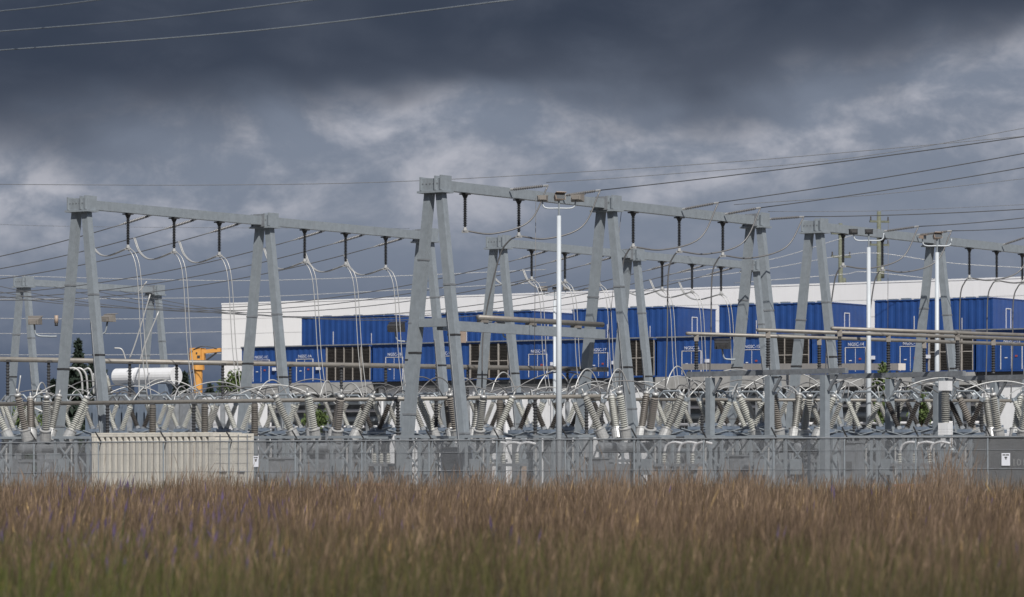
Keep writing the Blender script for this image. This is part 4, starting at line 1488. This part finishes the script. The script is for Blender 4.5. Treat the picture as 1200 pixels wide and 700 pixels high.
def stalks(name, n, y0, y1, hfun, cfun, wid, lean, label, seed, xlim=None, head=True):
    r = np.random.default_rng(seed)
    Y = np.sqrt(r.uniform(y0 ** 2, y1 ** 2, n))
    X = r.uniform(-1, 1, n) * (.155 * Y + 4)
    keep = Y < fence_y(X) - .15
    if xlim is not None:
        keep &= xlim(X, Y, r)
    X, Y = X[keep], Y[keep]
    n = len(X)
    H = hfun(X, Y, r)
    th = r.uniform(0, 2 * np.pi, n)
    ln = r.normal(0, lean, (n, 2)) * H[:, None] + np.array([0.05, 0.0]) * H[:, None]
    wv_ = wid * r.uniform(.6, 1.4, n) * (0.6 + Y / 110)
    side = np.stack([np.cos(th), np.sin(th) * .3], 1)
    base_c, mid_c, tip_c = cfun(X, Y, H, r)
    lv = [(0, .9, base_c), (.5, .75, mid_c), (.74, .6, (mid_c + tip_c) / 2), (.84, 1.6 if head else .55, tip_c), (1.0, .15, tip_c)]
    V_, C_ = [], []
    for t, ww, cc in lv:
        cx = X + ln[:, 0] * t ** 1.8
        cy = Y + ln[:, 1] * t ** 1.8
        for s in (-.5, .5):
            V_.append(np.stack([cx + side[:, 0] * s * wv_ * ww, cy + side[:, 1] * s * wv_ * ww, H * t], 1))
            C_.append(cc)
    m = len(lv)
    VV = np.stack(V_, 1).reshape(-1, 3)
    CC = np.stack(C_, 1).reshape(-1, 3)
    b = np.arange(n)[:, None] * (2 * m)
    quads = np.concatenate([b + np.array([2 * k, 2 * k + 1, 2 * k + 3, 2 * k + 2]) for k in range(m - 1)], 1).reshape(-1, 4)
    me = bpy.data.meshes.new(name)
    me.vertices.add(len(VV)); me.vertices.foreach_set('co', VV.astype(np.float32).ravel())
    me.loops.add(quads.size); me.loops.foreach_set('vertex_index', quads.astype(np.int32).ravel())
    me.polygons.add(len(quads)); me.polygons.foreach_set('loop_start', np.arange(0, quads.size, 4, dtype=np.int32))
    me.update(calc_edges=True)
    at_ = me.attributes.new('tint', 'FLOAT_COLOR', 'POINT')
    at_.data.foreach_set('color', np.concatenate([CC, np.ones((len(CC), 1))], 1).astype(np.float32).ravel())
    me.materials.append(MATS['grass_blades'])
    o = bpy.data.objects.new(name, me)
    col.objects.link(o)
    return tag(o, label, 'grass', kind='stuff')


def mixc(a, b, t):
    return np.asarray(a)[None] * (1 - t)[:, None] + np.asarray(b)[None] * t[:, None]


def h_dry(X, Y, r):
    p = vnoise(X + 300, Y + 50, 5.0, 1)
    q = vnoise(X + 100, Y, 1.1, 2)
    far = np.clip((fence_y(X) - Y) / 9, 0, 1)
    c = vnoise(X * 1.0 + 900, Y * .5, .42, 8)
    return (.28 + .36 * p + .12 * q + .22 * c) * np.exp(r.normal(-.05, .30, len(X))).clip(.4, 1.7) * (.80 + .20 * far)


def c_dry(X, Y, H, r):
    n = len(X)
    pa = vnoise(X + 300, Y * .5 + 60, 3.2, 5)
    pb = vnoise(X + 500, Y * .4, 7.0, 6)
    j = r.uniform(0, 1, n)
    br = mixc((.072, .052, .035), (.205, .148, .100), np.clip(j * .7 + pa * .4, 0, 1))
    red = mixc((.083, .058, .042), (.182, .128, .094), j)
    k = (r.uniform(0, 1, n) < .12 + .6 * pb)[:, None]
    tip = np.where(k, red, br)
    gold = (r.uniform(0, 1, n) < .025 + .05 * (pa > .72))[:, None]
    tip = np.where(gold, np.array([[.26, .18, .08]]), tip)
    far = np.clip(1 - (fence_y(X) - Y) / 12, 0, 1)
    tip = tip * (1 - .6 * far[:, None]) + np.array([[.115, .105, .045]]) * .6 * far[:, None]
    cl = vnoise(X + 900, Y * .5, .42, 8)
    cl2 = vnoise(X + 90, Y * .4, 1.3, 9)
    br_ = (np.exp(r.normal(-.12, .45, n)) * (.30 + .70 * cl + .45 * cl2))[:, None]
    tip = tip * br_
    mid = tip * .72
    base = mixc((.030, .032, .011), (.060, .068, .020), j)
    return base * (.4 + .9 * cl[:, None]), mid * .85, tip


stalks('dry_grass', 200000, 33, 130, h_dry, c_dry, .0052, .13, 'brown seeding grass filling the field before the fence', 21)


def h_green(X, Y, r):
    return (.26 + .30 * vnoise(X + 40, Y + 90, 4.0, 12) + .12 * np.clip((60 - Y) / 14, 0, 1)) * r.uniform(.7, 1.3, len(X)) * (1 + .5 * np.clip(1 - (fence_y(X) - Y) / 8, 0, 1))


def c_green(X, Y, H, r):
    j = r.uniform(0, 1, len(X))
    px_ = 600 + F * X / Y
    lf = np.maximum(np.clip((520 - px_) / 420, 0, 1) * np.clip((95 - Y) / 40, 0, 1), np.clip((56 - Y) / 10, 0, .4))
    fe = np.clip(1 - (fence_y(X) - Y) / 14, 0, 1)
    g = np.maximum(lf, fe)
    t = mixc((.038, .032, .017), (.080, .066, .034), j) * (1 - g)[:, None] + mixc((.036, .054, .012), (.100, .115, .030), j) * g[:, None]
    return t * .6, t, t * 1.05


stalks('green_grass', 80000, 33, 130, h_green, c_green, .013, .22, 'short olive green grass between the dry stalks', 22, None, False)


def weed_zone(X, Y, r):
    px_ = 600 + F * X / Y
    m = np.zeros(len(X), bool)
    for c, s in ((240, 45), (440, 40), (700, 60), (790, 35), (1105, 40), (870, 25), (60, 50), (560, 50)):
        m |= np.abs(px_ - c) < s * r.uniform(0, 1, len(X)) * 1.4
    return (m | (r.uniform(0, 1, len(X)) < .10)) & (Y < 122)


def h_weed(X, Y, r):
    px_ = 600 + F * X / Y
    tall = np.exp(-((px_ - 1108) / 26) ** 2)
    return (.50 + .95 * vnoise(X + 70, Y, 1.6, 31) * np.clip((Y - 78) / 20, 0, 1)) * np.exp(r.normal(0, .16, len(X))) * (1 + .5 * tall)


def c_weed(X, Y, H, r):
    j = r.uniform(0, 1, len(X))
    t = mixc((.085, .062, .046), (.215, .158, .116), j)
    return t * .6, t * .9, t


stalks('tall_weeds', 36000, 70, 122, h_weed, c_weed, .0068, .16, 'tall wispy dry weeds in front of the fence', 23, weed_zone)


def fl_zone(X, Y, r):
    px_ = 600 + F * X / Y
    p = vnoise(X + 200, Y * .35 + 10, 1.6, 44)
    left = np.exp(-((px_ - 170) / 150) ** 2)
    return (r.uniform(0, 1, len(X)) < (.05 + .95 * left) * (p > .45))


def c_fl(X, Y, H, r):
    j = r.uniform(0, 1, len(X))
    t = mixc((.055, .042, .10), (.11, .08, .18), j)
    g = np.tile(np.array([[.05, .07, .02]]), (len(X), 1))
    return g, g, t


stalks('purple_flowers', 8000, 40, 112, lambda X, Y, r: h_dry(X, Y, r) * 1.0 + .02, c_fl, .017, .12, 'small purple flowers scattered among the grass', 24, fl_zone)
